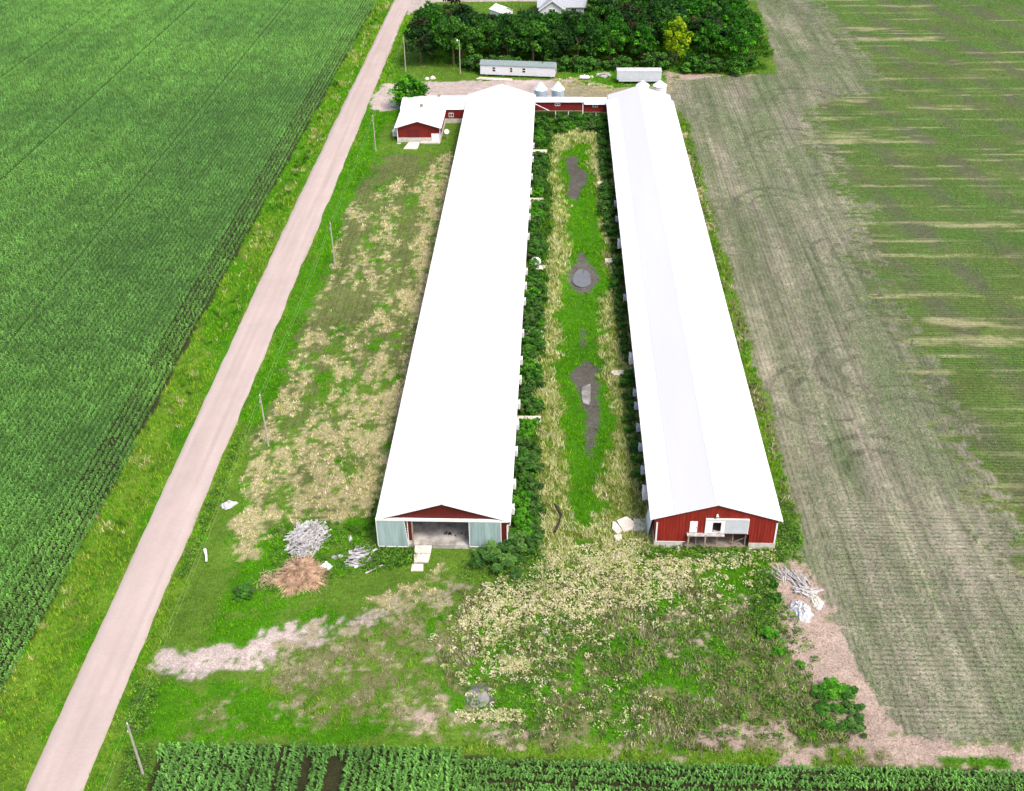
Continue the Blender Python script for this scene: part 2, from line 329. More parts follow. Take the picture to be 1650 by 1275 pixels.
ponds = [[(908, 254), (928, 247), (934, 268), (946, 282), (938, 302), (925, 325), (910, 310), (918, 280)],
         [(937, 402), (944, 410), (949, 420), (958, 430), (963, 444), (958, 458), (948, 468), (936, 471), (924, 464), (916, 452), (914, 440), (920, 428), (928, 420), (932, 410)],
         [(925, 590), (945, 580), (963, 595), (962, 620), (960, 650), (959, 700), (951, 738), (943, 690), (935, 640), (918, 605)],
         [(933, 528), (939, 528), (941, 554), (935, 554)],
         [(745, 1125), (752, 1112), (770, 1106), (788, 1114), (794, 1130), (786, 1142), (755, 1146)]]
for p_ in ponds: paint('mud', p_, warp=.22)
# foreground
fg = [(215, 1100), (270, 1040), (560, 1000), (700, 905), (860, 925), (1050, 885), (1250, 890), (1330, 960), (1400, 1100), (1420, 1203), (190, 1200)]
pl_ = [(420, 1070), (700, 985), (800, 955), (860, 1000), (800, 1120), (810, 1200), (280, 1200), (400, 1100)]
paint('pale', pl_, warp=.8)
paint('verge', pl_, .3, .8, 1.6, 49)
paint('drydirt', pl_, .13, .8, 1.0, 51)
paint('lawn', [(420, 1070), (700, 985), (800, 955), (860, 1000), (800, 1120), (810, 1200), (280, 1200), (400, 1100)], .32, .8, 2, 30)
paint('weedmix', [(740, 960), (880, 940), (1250, 910), (1330, 1000), (1400, 1100), (1420, 1203), (800, 1203), (720, 1100)], warp=.8)
paint('lush', [(700, 940), (860, 925), (1250, 900), (1300, 1000), (1330, 1100), (1360, 1180), (900, 1203), (700, 1150)], .34, .8, 3.6, 31)
paint('pale', [(900, 1060), (1260, 1060), (1330, 1140), (1330, 1203), (850, 1203)], .22, .8, 2.4, 32)
paint('lush', [(1140, 905), (1300, 890), (1240, 935), (1225, 965), (1190, 985), (1150, 970)], .95, .6)
paint('darkweed', [(1225, 910), (1250, 925), (1250, 1000), (1235, 1030), (1215, 1010), (1218, 950)], .8, .6)
paint('lush', [(730, 1080), (800, 1060), (850, 1110), (830, 1160), (740, 1150)], .85, .6)
for p_ in ponds[-1:]: paint('mud', p_, warp=.3)
paint('gravel', [(245, 1052), (330, 1046), (430, 1022), (470, 1015), (480, 1035), (430, 1060), (400, 1078), (330, 1084), (245, 1092)], .93, .5, 1.3, 33, stretch=.6)
paint('gravel', [(430, 1022), (540, 998), (640, 972), (650, 985), (560, 1018), (440, 1060)], .6, .5, 1.0, 48, stretch=.6)
paint('drydirt', [(430, 1025), (620, 985), (705, 945), (760, 920), (760, 945), (690, 985), (560, 1020), (440, 1070)], .5, .6, 1.3, 34, stretch=.6)
paint('straw', [(650, 940), (720, 900), (740, 935), (700, 965), (610, 990), (560, 1010), (600, 985)], .42, .6, 1.6, 35)
paint('lush', [(205, 1112), (330, 1096), (420, 1112), (470, 1150), (520, 1195), (190, 1195)], .8, .7)
paint('lawn', [(300, 1165), (820, 1175), (820, 1200), (190, 1200)], .6, .6)
paint('lush', [(190, 1170), (620, 1165), (640, 1200), (180, 1200)], .6, .5)
paint('soil', [(640, 1140), (700, 1125), (780, 1160), (900, 1185), (800, 1198), (640, 1180)], .36, .6, .9, 36)
for c_ in [(960, 965, 22), (835, 1068, 20), (1095, 990, 24), (1200, 968, 24), (1060, 945, 14), (1130, 1040, 22), (1075, 1045, 18), (710, 1058, 10), (635, 1070, 9), (690, 1145, 16)]:
    x_, y_, r_ = c_; paint('straw' if c_[0] < 1000 and c_[1] > 1060 or c_[0] == 960 else 'soil', [(x_ + r_ * math.cos(t) * 1.2, y_ + r_ * .7 * math.sin(t)) for t in np.linspace(0, 6.28, 9)[:-1]], .55, .9, .8, 37)
paint('soil', [(1250, 905), (1300, 888), (1340, 955), (1385, 1040), (1425, 1100), (1480, 1205), (1370, 1205), (1320, 1110), (1262, 1040), (1238, 1010), (1238, 930)], .96, .6)
paint('soil', [(1110, 1168), (1180, 1160), (1290, 1168), (1290, 1196), (1150, 1196)], .75, .6, 1.5, 38)
paint('soil', [(800, 1206), (1250, 1204), (1460, 1190), (1680, 1205), (1680, 1248), (1260, 1243), (800, 1225)], warp=.5)
paint('verge', [(560, 1202), (1340, 1206), (1400, 1215), (1390, 1238), (1200, 1240), (800, 1225), (560, 1212)], .82, .5, 2.5, 39)
paint('pale', [(1290, 1208), (1450, 1215), (1440, 1232), (1330, 1236)], .35, .5, 1.5, 41)
# crop land
b_ = [(1320, 0), (1425, 130), (1400, 150), (1312, 168), (1332, 230), (1382, 330), (1432, 480), (1530, 650), (1600, 800), (1650, 890)]
bw = [G(*q) for q in b_]
xe = 24.6
paint('field', [(xe - .6, 78), (xe + .2, 100), (xe - .2, 200), (xe - 2.5, 212), (24, 222), (46, 226.5), (52, 300), (200, 300), (200, 57.2), (28.0, 57.2), (26.2, 64), (25.0, 74)], px=False, warp=.35)
paint('greenfield', [(bw[0][0] - 3, 310), (BIG, 420), (BIG, 60), (57, 60)] + [(x_ - 3, y_) for x_, y_ in bw[::-1]], .5, 1.6, 2.0, 47, px=False, stretch=.35)
paint('greenfield', [(bw[0][0] + 1.2, 310), (BIG, 420), (BIG, 60), (61, 60)] + [(x_ + 1.2, y_) for x_, y_ in bw[::-1]], px=False, warp=1.4)
paint('verge', [(21.4, 80), (xe, 80), (xe - .3, 130), (xe - .8, 197), (21.4, 197)], px=False, warp=.25)
paint('lush', [(21.4, 80), (xe, 80), (xe - .3, 130), (xe - .8, 197), (21.4, 197)], .2, .3, 3, 42, px=False)
paint('weedmix', [(21.4, 80), (xe, 80), (xe - .3, 130), (xe - .8, 197), (21.4, 197)], .4, .3, 1.5, 52, px=False, stretch=2)
paint('straw', [(21.4, 150), (xe - .5, 150), (xe - .9, 192), (21.4, 192)], .6, .25, 2.5, 43, px=False, stretch=3)
paint('cornsoil', [(-400, 0), (-45.9, 0), (-45.9, 88), (-46.4, 120), (-46.3, BIG), (-400, BIG)], px=False, warp=.2)
paint('cornsoil', [(-30.8, 0), (BIG, 0), (BIG, 54.2), (5, 54.2), (-4, 54.5), (-14.4, 55.0), (-30.8, 54.8)], px=False, warp=.15)
paint('lush', [(1508, 1226), (1560, 1228), (1625, 1222), (1625, 1240), (1560, 1238), (1508, 1236)], 1, .15)
# colours
base = np.array([CL[n]['base'] for n in names]); CC = base[CM]
for _ in range(1):
    CC[1:-1, 1:-1] = (CC[1:-1, 1:-1] * 6 + CC[:-2, 1:-1] + CC[2:, 1:-1] + CC[1:-1, :-2] + CC[1:-1, 2:]) / 10
n1 = fbm(GX, GY, 8, 60); n2 = fbm(GX, GY, 1.2, 61, 3)
CC *= (.82 + .36 * n1)[..., None] * (.88 + .24 * n2)[..., None]
idf = CL['field']['id']; idg = CL['greenfield']['id']; ido = CL['olive']['id']; ids = CL['soil']['id']
# row-crop ground: green-grey cast where seedlings grow, wheel tracks, turning arcs
fieldm = (CM == idf)[..., None]; gfm = (CM == idg)[..., None]
g1 = fbm(GX * 2.2, GY * .35, 6, 62)[..., None]
g3 = fbm(GX * 4.5, GY * .12, 3.2, 67, 3)[..., None]; g4 = fbm(GX, GY, 1.1, 71, 3)[..., None]
CC = np.where(fieldm, CC * (1 - .6 * g1) + alb((104, 128, 78)) * .6 * g1, CC)
CC = np.where(fieldm, CC * (.82 + .5 * g3) * (.88 + .24 * g4), CC)
g2 = fbm(GX * .25, GY * 1.6, 7, 63)[..., None]; bands = fbm(GX * .12, GY * 1.3, 3.2, 64, 3)[..., None]
CC = np.where(gfm, CC * (1 - .7 * g2) + alb((98, 142, 60)) * .7 * g2, CC)
b2 = fbm(GX * .10, GY * 2.2, 3.0, 74, 3)[..., None]; PALE = np.clip((np.maximum(bands, b2) - .72) * 5, 0, 1) * np.clip(fbm(GX * .5, GY * 1.5, 2.0, 68, 4) * 2.2 - .5, 0, 1)[..., None] * .85
NSB = np.clip((np.sin((GX + .22 * GY) * 2 * math.pi / 9.5) * .5 + fbm(GX, GY, 5, 69) - .35), 0, 1)[..., None]
CC = np.where(gfm, CC * (1 - .75 * NSB) + alb((122, 118, 100)) * .75 * NSB, CC)
CC = np.where(gfm, CC * (1 - PALE) + alb((205, 200, 150)) * PALE, CC)
TR = np.zeros(GX.shape)
def arc(cx, cy, r, a0, a1, w_=.28, s_=.8):
    d = np.hypot(GX - cx, GY - cy); an = (np.degrees(np.arctan2(GY - cy, GX - cx)) - a0) % 360
    m = np.clip(1 - np.abs(d - r) / w_, 0, 1) * (an < (a1 - a0)); TR[:] = np.maximum(TR, m * s_)
for px_, py_, rr in [(1330, 255, 5), (1372, 305, 6), (1360, 470, 6), (1440, 545, 7), (1340, 640, 6), (1480, 690, 7), (1420, 760, 5), (1300, 20, 7), (1290, 165, 7), (1275, 235, 7), (1380, 410, 5), (1250, 330, 5), (1400, 600, 5)]:
    cx, cy = G(px_, py_); a0 = random.uniform(-60, 120)
    for dr in (-1.6, -1.2, 1.1, 1.5): arc(cx, cy, rr + dr, a0, a0 + random.uniform(90, 190))
for xx in (28.2, 30.1, 34.3, 36.2, 40.5, 42.4):
    TR = np.maximum(TR, np.clip(1 - np.abs(GX - xx - .25 * (fbm(GX * 0, GY, 20, 66) - .5)) / .3, 0, 1) * .5)
CC = np.where(fieldm, CC * (1 - .55 * TR[..., None]), CC)
# faint mower lines in the olive meadow
CC = np.where((CM == ido)[..., None], CC * (1 - .16 * (np.sin(GX * 2 * math.pi / .95) > .2) * (fbm(GX, GY * .3, 4, 65) > .4))[..., None], CC)
def at_map(x, y):
    i = np.clip(((y - Y0) / RS).astype(int), 0, NY - 1); j = np.clip(((x - X0) / RS).astype(int), 0, NX - 1); return i, j
# height of the land: a shallow swale, roadside ditches, small unevenness
swc = np.interp(np.arange(0, 400), [70, 100, 140, 180, 200], [2.6, 2.9, 3.1, 2.4, 2.2])
def hgt(x, y):
    c = np.interp(y, [70, 100, 140, 180, 200], [2.8, 3.0, 3.1, 2.6, 2.4])
    s = -.35 * np.exp(-((x - c) / 2.6) ** 2) * np.clip((y - 74) / 10, 0, 1) * np.clip((202 - y) / 10, 0, 1)
    d = -.45 * np.exp(-((x + 43.2) / 1.1) ** 2) - .18 * np.exp(-((x + 33.6) / .9) ** 2)
    u = .10 * (vn(x, y, 3, 70) - .5) * np.clip((y - 50) / 20, 0, 1)
    flat = ((x < -45.6) | (x > 25)) 
    return s + d + np.where(flat, .02, u)
# ground as one sheet: fine where the place is seen, coarse out to the horizon
GS = .27
xs = np.concatenate([np.linspace(-1500, -54, 24)[:-1], np.arange(-54, 122, GS), np.linspace(122, 1500, 24)])
ys = np.concatenate([np.linspace(-600, 36, 14)[:-1], np.arange(36, 300, GS), np.linspace(300, 2400, 26)])
PX, PY = np.meshgrid(xs, ys); ny, nx = PX.shape
i_, j_ = at_map(PX.ravel(), PY.ravel()); gc = CC[i_, j_]
inside = (PX.ravel() > X0) & (PX.ravel() < X1) & (PY.ravel() > Y0) & (PY.ravel() < Y1)
far = np.where((PX.ravel() < -46)[:, None], alb((84, 120, 60)), alb((110, 130, 78)))
gc = np.where(inside[:, None], gc, far)
gz = hgt(PX, PY) * inside.reshape(PX.shape)
idx = np.arange(ny * nx).reshape(ny, nx)
Fq = np.stack([idx[:-1, :-1], idx[:-1, 1:], idx[1:, 1:], idx[1:, :-1]], -1).reshape(-1, 4)
rowm = np.where(CM == idf, .85, 0.0) + np.where(CM == idg, -.8, 0.0) + np.where(CM == ido, .45, 0.0) + np.where(CM == CL['straw']['id'], .3, 0.0)
cross = (CM == idf) & (GY < 84 + 6 * (n1 - .5)) & (GX > 27); rowm = np.where(cross, -.8, rowm)
g = np_mesh('ground', np.stack([PX, PY, gz], -1).reshape(-1, 3), Fq, M_ground, gc, smooth=True); tag(g, kind='structure')
ra_ = g.data.attributes.new('Rows', 'FLOAT', 'POINT'); ra_.data.foreach_set('value', np.where(inside, rowm[i_, j_], 0).astype(np.float32))
# road
ry = np.concatenate([np.arange(20, 300, .6), np.arange(300, 1500, 30)])
rl = np.interp(ry, [50, 76, 110, 160, 288], [-40.0, -40.4, -40.9, -41.5, -42.0]); rr_ = np.interp(ry, [50, 76, 110, 162, 288], [-35.3, -35.5, -35.7, -36.1, -37.5])
rl = rl - .12 + .10 * (fbm(ry, ry * 0, 1.3, 80) - .5); rr_ = rr_ + .12 + .12 * (fbm(ry, ry * 0, 1.3, 81) - .5)
K = 13; T = np.linspace(0, 1, K)
RX = rl[:, None] * (1 - T) + rr_[:, None] * T; RY = np.repeat(ry[:, None], K, 1); RZ = .05 + .09 * (1 - (2 * T - 1) ** 2)[None, :] + 0 * RX; RZ[:, 0] = RZ[:, -1] = -.12
st = (fbm(RX * 3.2, RY * .06, 1.2, 82, 3) - .5)[..., None] * 1.5 + (fbm(RX, RY, 4, 84) - .5)[..., None] * .6; tn = np.array([0, .3, .8, .2, 0, 0, .1, 0, 0, .2, .8, .3, 0])[None, :, None]
rc = alb((240, 218, 208)) * (1 + .13 * st) * (1 - .0 * tn) ; rc = rc * (1 - .35 * tn) + alb((246, 232, 230)) * .35 * tn
eg = np.array([.8, .25] + [0] * (K - 4) + [.25, .9])[None, :, None] * fbm(RX, RY, 1.5, 83)[..., None]
rc = rc * (1 - eg) + alb((196, 186, 140)) * eg
ix = np.arange(len(ry) * K).reshape(len(ry), K); Fr = np.stack([ix[:-1, :-1], ix[:-1, 1:], ix[1:, 1:], ix[1:, :-1]], -1).reshape(-1, 4)
tag(np_mesh('gravel_road', np.stack([RX, RY, RZ], -1).reshape(-1, 3), Fr, M_roadm, rc.reshape(-1, 3), smooth=True), kind='structure')
# ---------------------------------------------------------------- plants as stuff
def frustum(x, y, m=6.0):
    xl = np.interp(y, [40, 50, 104, 290], [-38, -42, -65, -146]) - m; xr = np.interp(y, [40, 52, 106, 287], [33, 36, 54.5, 117.5]) + m
    return (x > xl) & (x < xr)
def blades(P, h, wdt, nb, lean, col, cvar=.18, spread=.12):
    n = len(P); N = n * nb; p = np.repeat(P, nb, 0); hh = np.repeat(h, nb) * rng.uniform(.6, 1.2, N); w2 = np.repeat(wdt, nb) * rng.uniform(.7, 1.3, N) / 2
    p = p + np.stack([rng.normal(0, 1, N) * np.repeat(spread, nb), rng.normal(0, 1, N) * np.repeat(spread, nb), np.zeros(N)], 1)
    a_ = rng.uniform(0, 6.283, N); ln = hh * lean * rng.uniform(.2, 1.3, N); b_2 = a_ + rng.uniform(-1, 1, N)
    dx, dy = np.cos(a_) * w2, np.sin(a_) * w2
    z = np.zeros(N)
    A = p + np.stack([dx, dy, z - .03], 1); B = p - np.stack([dx, dy, z + .03], 1)
    Tp = p + np.stack([-np.sin(b_2) * ln, np.cos(b_2) * ln, hh], 1)
    V = np.stack([A, B, Tp], 1).reshape(-1, 3); c = np.repeat(col, nb, 0) * (1 + rng.uniform(-cvar, cvar, (N, 1)))
    return V, np.repeat(c, 3, 0)
def leafcloud(Cn, size, col, up=.4, cvar=.2):
    N = len(Cn); nrm = rng.normal(0, 1, (N, 3)); nrm[:, 2] = np.abs(nrm[:, 2]) + up; nrm /= np.linalg.norm(nrm, axis=1)[:, None]
    t = np.cross(nrm, rng.normal(0, 1, (N, 3))); t /= np.linalg.norm(t, axis=1)[:, None] + 1e-6; b = np.cross(nrm, t)
    s = (size * rng.uniform(.6, 1.3, N))[:, None]
    V = np.stack([Cn - t * s, Cn - b * s * .6, Cn + t * s, Cn + b * s * .6], 1).reshape(-1, 3)
    c = np.repeat(col * (1 + rng.uniform(-cvar, cvar, (N, 1))), 4, 0)
    return V, c
def tri(V): return np.arange(len(V)).reshape(-1, 3)
def quad(V): return np.arange(len(V)).reshape(-1, 4)
def barn_mask(x, y):
    m = (x > -16.4) & (x < -4.1) & (y > 78.6) & (y < 202.5); m |= (x > 9.9) & (x < 21.5) & (y > 79.3) & (y < 202.5)
    m |= (x > -28.4) & (x < -20.6) & (y > 187.2) & (y < 204.5); m |= (x > -28.4) & (x < -16) & (y > 197) & (y < 204.5)
    m |= (x > -42.1) & (x < -35.3) & (x > np.interp(y, [50, 76, 110, 160, 288], [-40.0, -40.3, -41.0, -41.8, -41.9])) & (x < np.interp(y, [50, 110, 162, 288], [-35.3, -35.5, -35.9, -37.5]))
    return m
GROUPS = {'grass': ['lawn', 'lush', 'verge', 'olive', 'pale', 'soil', 'gravel', 'drydirt'], 'dry_grass': ['straw', 'cream', 'greencream'], 'weeds': ['weedmix', 'darkweed']}
ND = 900000
qy = 40 + (292 - 40) * rng.random(ND) ** 1.25; qx = rng.uniform(-47, 60, ND)
wgt = None
dist = np.sqrt(qx ** 2 + qy ** 2 + CH ** 2)
den_c = ND / (107 * 252) * (((qy - 40) / 252) ** (1 / 1.25 - 1)) / 1.25      # candidate density per m2 at that y
ii, jj = at_map(qx, qy); kk = CM[ii, jj]; ok = frustum(qx, qy, 4) & ~barn_mask(qx, qy)
for gname, cl_ in GROUPS.items():
    Vs, Cs = [], []
    for cn in cl_:
        c = CL[cn]
        if not c['dens']: continue
        lod = (dist / 95) ** 1.0
        m = ok & (kk == c['id']) & (rng.random(ND) < np.clip(c['dens'] * 1.6 / lod ** 1.3 / den_c, 0, 1))
        x, y = qx[m], qy[m]
        if not len(x): continue
        L = lod[m]; z = hgt(x, y); P = np.stack([x, y, z], 1)
        pr = np.array([p for _, p in c['pal']]); pc = np.array([q for q, _ in c['pal']])
        nz = np.clip(fbm(x, y, 2.5, 90) * .8 + rng.random(len(x)) * .5 - .15, 0, .999)
        cum = np.cumsum(pr) / pr.sum(); ci = np.searchsorted(cum, nz if cn not in ('cream', 'straw', 'greencream') else rng.random(len(x)))
        hh = c['h'] * 1.25 * L ** .35 * (.6 + .8 * fbm(x, y, 4, 91)); 
        V, C = blades(P, hh, c['w'] * L ** .8, c['nb'], c['lean'], pc[np.clip(ci, 0, len(pc) - 1)], .38, .09 * L ** .7)
        Vs.append(V); Cs.append(C)
    V = np.concatenate(Vs); C = np.concatenate(Cs)
    tag(np_mesh(gname, V, tri(V), M_grass, C), {'grass': 'short and long green grass over the lot and the road verges', 'dry_grass': 'pale straw coloured dry grass in the meadow and the swale', 'weeds': 'dark green and brownish weeds growing over the lot'}[gname], gname.replace('_', ' '), kind='stuff')
# leafy weed clumps (low), and cream flowering clumps in front
def clumps(name, n, polys, rad, hmul, pal, nl, size, label, cat, dens_noise=None, cover=.5, m=None):
    pts = []
    for poly, cnt in polys:
        P = np.array([G(*q) for q in poly]); lo, hi = P.min(0), P.max(0); got = 0
        while got < cnt:
            c = rng.uniform(lo, hi, (cnt * 3, 2)); ins = np.zeros(len(c), bool); j = len(P) - 1
            for i in range(len(P)):
                (xi, yi), (xj, yj) = P[i], P[j]
                if yi != yj: ins ^= ((yi > c[:, 1]) != (yj > c[:, 1])) & (c[:, 0] < (xj - xi) * (c[:, 1] - yi) / (yj - yi) + xi)
                j = i
            ins &= fbm(c[:, 0], c[:, 1], 4, 95) > (1 - cover) * rng.random(len(c)) * 1.2
            c = c[ins][:cnt - got]; got += len(c); pts.append(c)
    c = np.concatenate(pts); c = c[~barn_mask(c[:, 0], c[:, 1])]; N = len(c); r = rad * rng.uniform(.5, 1.3, N) * rng.choice([1, 1, 1, 1.5], N)
    th = rng.uniform(0, 6.283, (N, nl)); ct = rng.random((N, nl)) ** .7; sn = np.sqrt(1 - ct ** 2)
    C3 = np.stack([c[:, :1] + r[:, None] * sn * np.cos(th), c[:, 1:] + r[:, None] * sn * np.sin(th), hgt(c[:, 0], c[:, 1])[:, None] + r[:, None] * ct * hmul + .05], -1).reshape(-1, 3)
    pc = np.array([alb(q, 1.55) for q in pal]); col = pc[rng.integers(0, len(pc), N)]; col = np.repeat(col, nl, 0)
    V, C = leafcloud(C3, np.repeat(np.full(N, size), nl), col, .5, .22)
    tag(np_mesh(name, V, quad(V), m or M_leaf, C), label, cat, kind='stuff')
clumps('flowering_weeds', 0, [([(740, 1010), (775, 945), (870, 905), (900, 925), (1000, 890), (1110, 900), (1120, 950), (1010, 985), (930, 1000), (880, 990), (790, 1045)], 1050),
        ([(740, 980), (1250, 900), (1260, 960), (1150, 1000), (1000, 1030), (880, 1080), (740, 1110)], 420), ([(720, 1060), (900, 1050), (1100, 1130), (1080, 1190), (760, 1190)], 90),
        ([(738, 1150), (840, 1148), (840, 1164), (745, 1162)], 110), ([(690, 1030), (760, 960), (960, 1010), (960, 1110), (800, 1110), (700, 1090)], 170), ([(800, 1060), (850, 1055), (855, 1080), (810, 1085)], 90), ([(1040, 905), (1260, 888), (1240, 905), (1080, 930)], 150), ([(985, 870), (1045, 870), (1050, 900), (960, 930), (880, 920), (870, 890)], 260)],
       .27, .9, [(240, 234, 190), (228, 224, 172), (214, 214, 152), (238, 228, 190), (184, 198, 116)], 16, .095, 'cream coloured flowering weeds scattered across the lot in front of the barns', 'flowering weeds', cover=.75)
clumps('leafy_weeds', 0, [([(830, 1000), (1260, 960), (1340, 1100), (1380, 1190), (780, 1195), (740, 1080)], 1250), ([(440, 850), (560, 838), (606, 860), (600, 900), (560, 930), (430, 960)], 260),
        ([(575, 882), (665, 882), (666, 910), (585, 920)], 260), ([(1235, 800), (1265, 800), (1300, 890), (1255, 895)], 260), ([(1100, 200), (1112, 200), (1235, 800), (1222, 800)], 320), ([(1220, 910), (1250, 920), (1250, 1010), (1215, 1000)], 200),
        ([(820, 880), (870, 860), (890, 930), (830, 950), (740, 930), (760, 880)], 300), ([(1010, 880), (1260, 880), (1300, 905), (1060, 905)], 300), ([(210, 1205), (245, 1205), (240, 1275), (195, 1275)], 160), ([(215, 1100), (260, 1100), (240, 1180), (200, 1180)], 120),
        ([(385, 700), (395, 700), (300, 930), (285, 930)], 160)],
       .34, .8, [(92, 142, 50), (76, 116, 46), (112, 162, 56), (132, 182, 62), (104, 132, 70)], 14, .10, 'leafy green weeds growing in patches around the barns', 'weeds', cover=.6)
# ---------------------------------------------------------------- corn
def corn(name, rows_along_y, xa, xb, ya, yb, step, nl, keep, hmean, label, near):
    sp = .65
    if rows_along_y:
        rows = np.arange(xa, xb, sp); t = np.arange(ya, yb, step); X, Y = np.meshgrid(rows, t)
    else:
        rows = np.arange(ya, yb, sp); t = np.arange(xa, xb, step); X, Y = np.meshgrid(t, rows)
    X = X.ravel() + rng.normal(0, .035, X.size); Y = Y.ravel() + rng.normal(0, .06, Y.size)
    m = keep(X, Y) & (rng.random(len(X)) < .90); X, Y = X[m], Y[m]; n = len(X)
    vig = fbm(X, Y, 30, 100); h = hmean * (.82 + .3 * vig) * rng.uniform(.8, 1.15, n)
    col = alb((88, 136, 66), 1.85) * (1 - vig[:, None]) + alb((112, 164, 72), 1.9) * vig[:, None]; col = col * (1 + .5 * (fbm(X, Y, 2, 101)[:, None] - .5)) * rng.uniform(.7, 1.3, (n, 1))
    rw = np.floor((X if rows_along_y else Y) / sp); rr0 = vn(rw, rw * 0, 1.0, 131) ; far_haze = np.clip((Y - 110) / 160, 0, 1)[:, None]; col = col * (.86 + .28 * rr0)[:, None] * (1 + .22 * far_haze); h = h * (.85 + .3 * rr0) * np.where((rw % 37) == 5, .55, 1)  # leaves paler with distance: haze and sheen put into the corn colour
    N = n * nl; k = np.tile(np.arange(nl), n); x = np.repeat(X, nl); y = np.repeat(Y, nl); H = np.repeat(h, nl); c = np.repeat(col, nl, 0) * (1 + rng.uniform(-.25, .25, (N, 1)))
    a_ = np.repeat(rng.uniform(0, 6.283, n), nl) + k * math.pi + rng.normal(0, .5, N); u = (k + .6) / nl
    z0 = H * (.12 + .62 * u); ln = H * ((.25 if hmean > .9 else .50) - .07 * np.abs(u - .45)) * rng.uniform(.8, 1.2, N); w2 = .055 * rng.uniform(.7, 1.2, N) * (1.7 if not near else 1.15)
    dx, dy = np.cos(a_), np.sin(a_); base_ = np.stack([x, y, z0], 1)
    mid = base_ + np.stack([dx * ln * .5, dy * ln * .5, ln * (.45 - .15 * (1 - u))], 1); tip = base_ + np.stack([dx * ln, dy * ln, ln * (.15 - .3 * (1 - u)) * rng.uniform(.3, 1.5, N)], 1)
    s = np.stack([-dy * w2, dx * w2, np.zeros(N)], 1)
    if near:
        V = np.stack([base_ - s * .6, base_ + s * .6, mid + s, mid - s, tip], 1).reshape(-1, 3); i = np.arange(N)[:, None] * 5
        Fc = np.concatenate([i + [0, 1, 2], i + [0, 2, 3], i + [3, 2, 4]], 0); C = np.repeat(c, 5, 0)
    else:
        V = np.stack([base_, mid + s, mid - s, tip], 1).reshape(-1, 3); i = np.arange(N)[:, None] * 4
        Fc = np.concatenate([i + [0, 1, 2], i + [2, 1, 3]], 0); C = np.repeat(c, 4, 0)
    print(name, n, len(Fc)); return V, Fc, C
def kl(x, y): return frustum(x, y, 9) & (x < np.interp(y, [50, 88, 120, 200, 300], [-45.3, -45.7, -46.4, -46.2, -46.0]) + .4 * (fbm(y, y * 0, 7, 110) - .5))
parts = []
parts.append(corn('corn', True, -90, -45.0, 52, 110, .18, 7, kl, .92, '', True))
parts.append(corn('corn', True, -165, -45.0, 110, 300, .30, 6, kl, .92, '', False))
def join(ps):
    o = 0; V, Fc, C = [], [], []
    for v, f, c in ps: V.append(v); Fc.append(f + o); C.append(c); o += len(v)
    return np.concatenate(V), np.concatenate(Fc), np.concatenate(C)
V, Fc, C = join(parts)
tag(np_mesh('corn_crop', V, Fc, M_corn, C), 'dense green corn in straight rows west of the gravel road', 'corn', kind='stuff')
def kb1(x, y): return (y < 54.9 - .0 * x) & (y > 42) & ~((np.abs(x + 18.6) < .5) & (y < 54.0)) & ~((np.abs(x + 16.4) < .5) & (y < 54.0)) & (x > -30.4 + .3 * np.sin(y))
def kb2(x, y): return (y > 42) & (x > -6.8) & (x < 48)
p1 = corn('corn', True, -30.4, -6.9, 42, 54.9, .2, 8, kb1, .85, '', True)
p2 = corn('corn', False, -6.8, 48, 42.2, 54.35, .2, 7, kb2, .72, '', True)
V, Fc, C = join([p1, p2]); o = np_mesh('corn_crop', V, Fc, M_corn, C)
tag(o, 'corn rows along the bottom edge of the lot, in front of the barns', 'corn', kind='stuff')
# seedling soybeans
def soy(rows_y, xa, xb, ya, yb, cid, sp, st_, pal, densf):
    if rows_y: X, Y = np.meshgrid(np.arange(xa, xb, sp), np.arange(ya, yb, st_))
    else: X, Y = np.meshgrid(np.arange(xa, xb, st_), np.arange(ya, yb, sp))
    X = X.ravel() + rng.normal(0, .035 if rows_y else .1, X.size); Y = Y.ravel() + rng.normal(0, .1 if rows_y else .035, Y.size)
    i, j = at_map(X, Y); m = frustum(X, Y, 4) & (CM[i, j] == cid) & (rng.random(len(X)) < densf(X, Y)); m &= X < X1 - 1
    X, Y = X[m], Y[m]; d = np.sqrt(X ** 2 + Y ** 2 + CH ** 2) / 95
    P = np.stack([X, Y, hgt(X, Y)], 1); pc = np.array([alb(q, 1.9) for q in pal]); mix = fbm(X, Y, 5, 120)[:, None]
    col = pc[0] * (1 - mix) + pc[1] * mix
    nl = 3; C3 = np.repeat(P, nl, 0) + np.stack([rng.normal(0, .06, len(X) * nl) * np.repeat(d ** .5, nl), rng.normal(0, .06, len(X) * nl) * np.repeat(d ** .5, nl), rng.uniform(.05, .14, len(X) * nl)], 1)
    return leafcloud(C3, np.repeat(.062 * d ** .5, nl), np.repeat(col, nl, 0), 1.6, .3)
V1, C1 = soy(True, 24, 70, 56, 300, idf, .55, .19, [(122, 138, 100), (104, 148, 74)], lambda x, y: np.clip(.30 + 1.3 * (fbm(x * 2.4, y * .3, 7, 121) - .32) + .5 * (fbm(x, y, 3, 122) - .5), .08, .98))
V2, C2 = soy(False, 26, 124, 57.4, 300, idg, .55, .24, [(98, 144, 68), (112, 164, 70)], lambda x, y: np.clip(.55 + .9 * (fbm(x, y * 1.4, 8, 123) - .35), .05, 1) * (1 - .9 * np.clip((fbm(x * .12, y * 1.3, 3.2, 64, 3) - .70) * 5, 0, 1)) * (1 - .75 * np.clip(np.sin((x + .22 * y) * 2 * math.pi / 9.5) * .5 + fbm(x, y, 5, 69) - .35, 0, 1)))
V3, C3_ = soy(False, 26, 50, 57.4, 88, idf, .50, .28, [(112, 130, 92), (92, 128, 70)], lambda x, y: .55 * np.clip((86 - y) / 14, 0, 1) * np.clip((x - 25.5) / 3, 0, 1) + 0 * x)
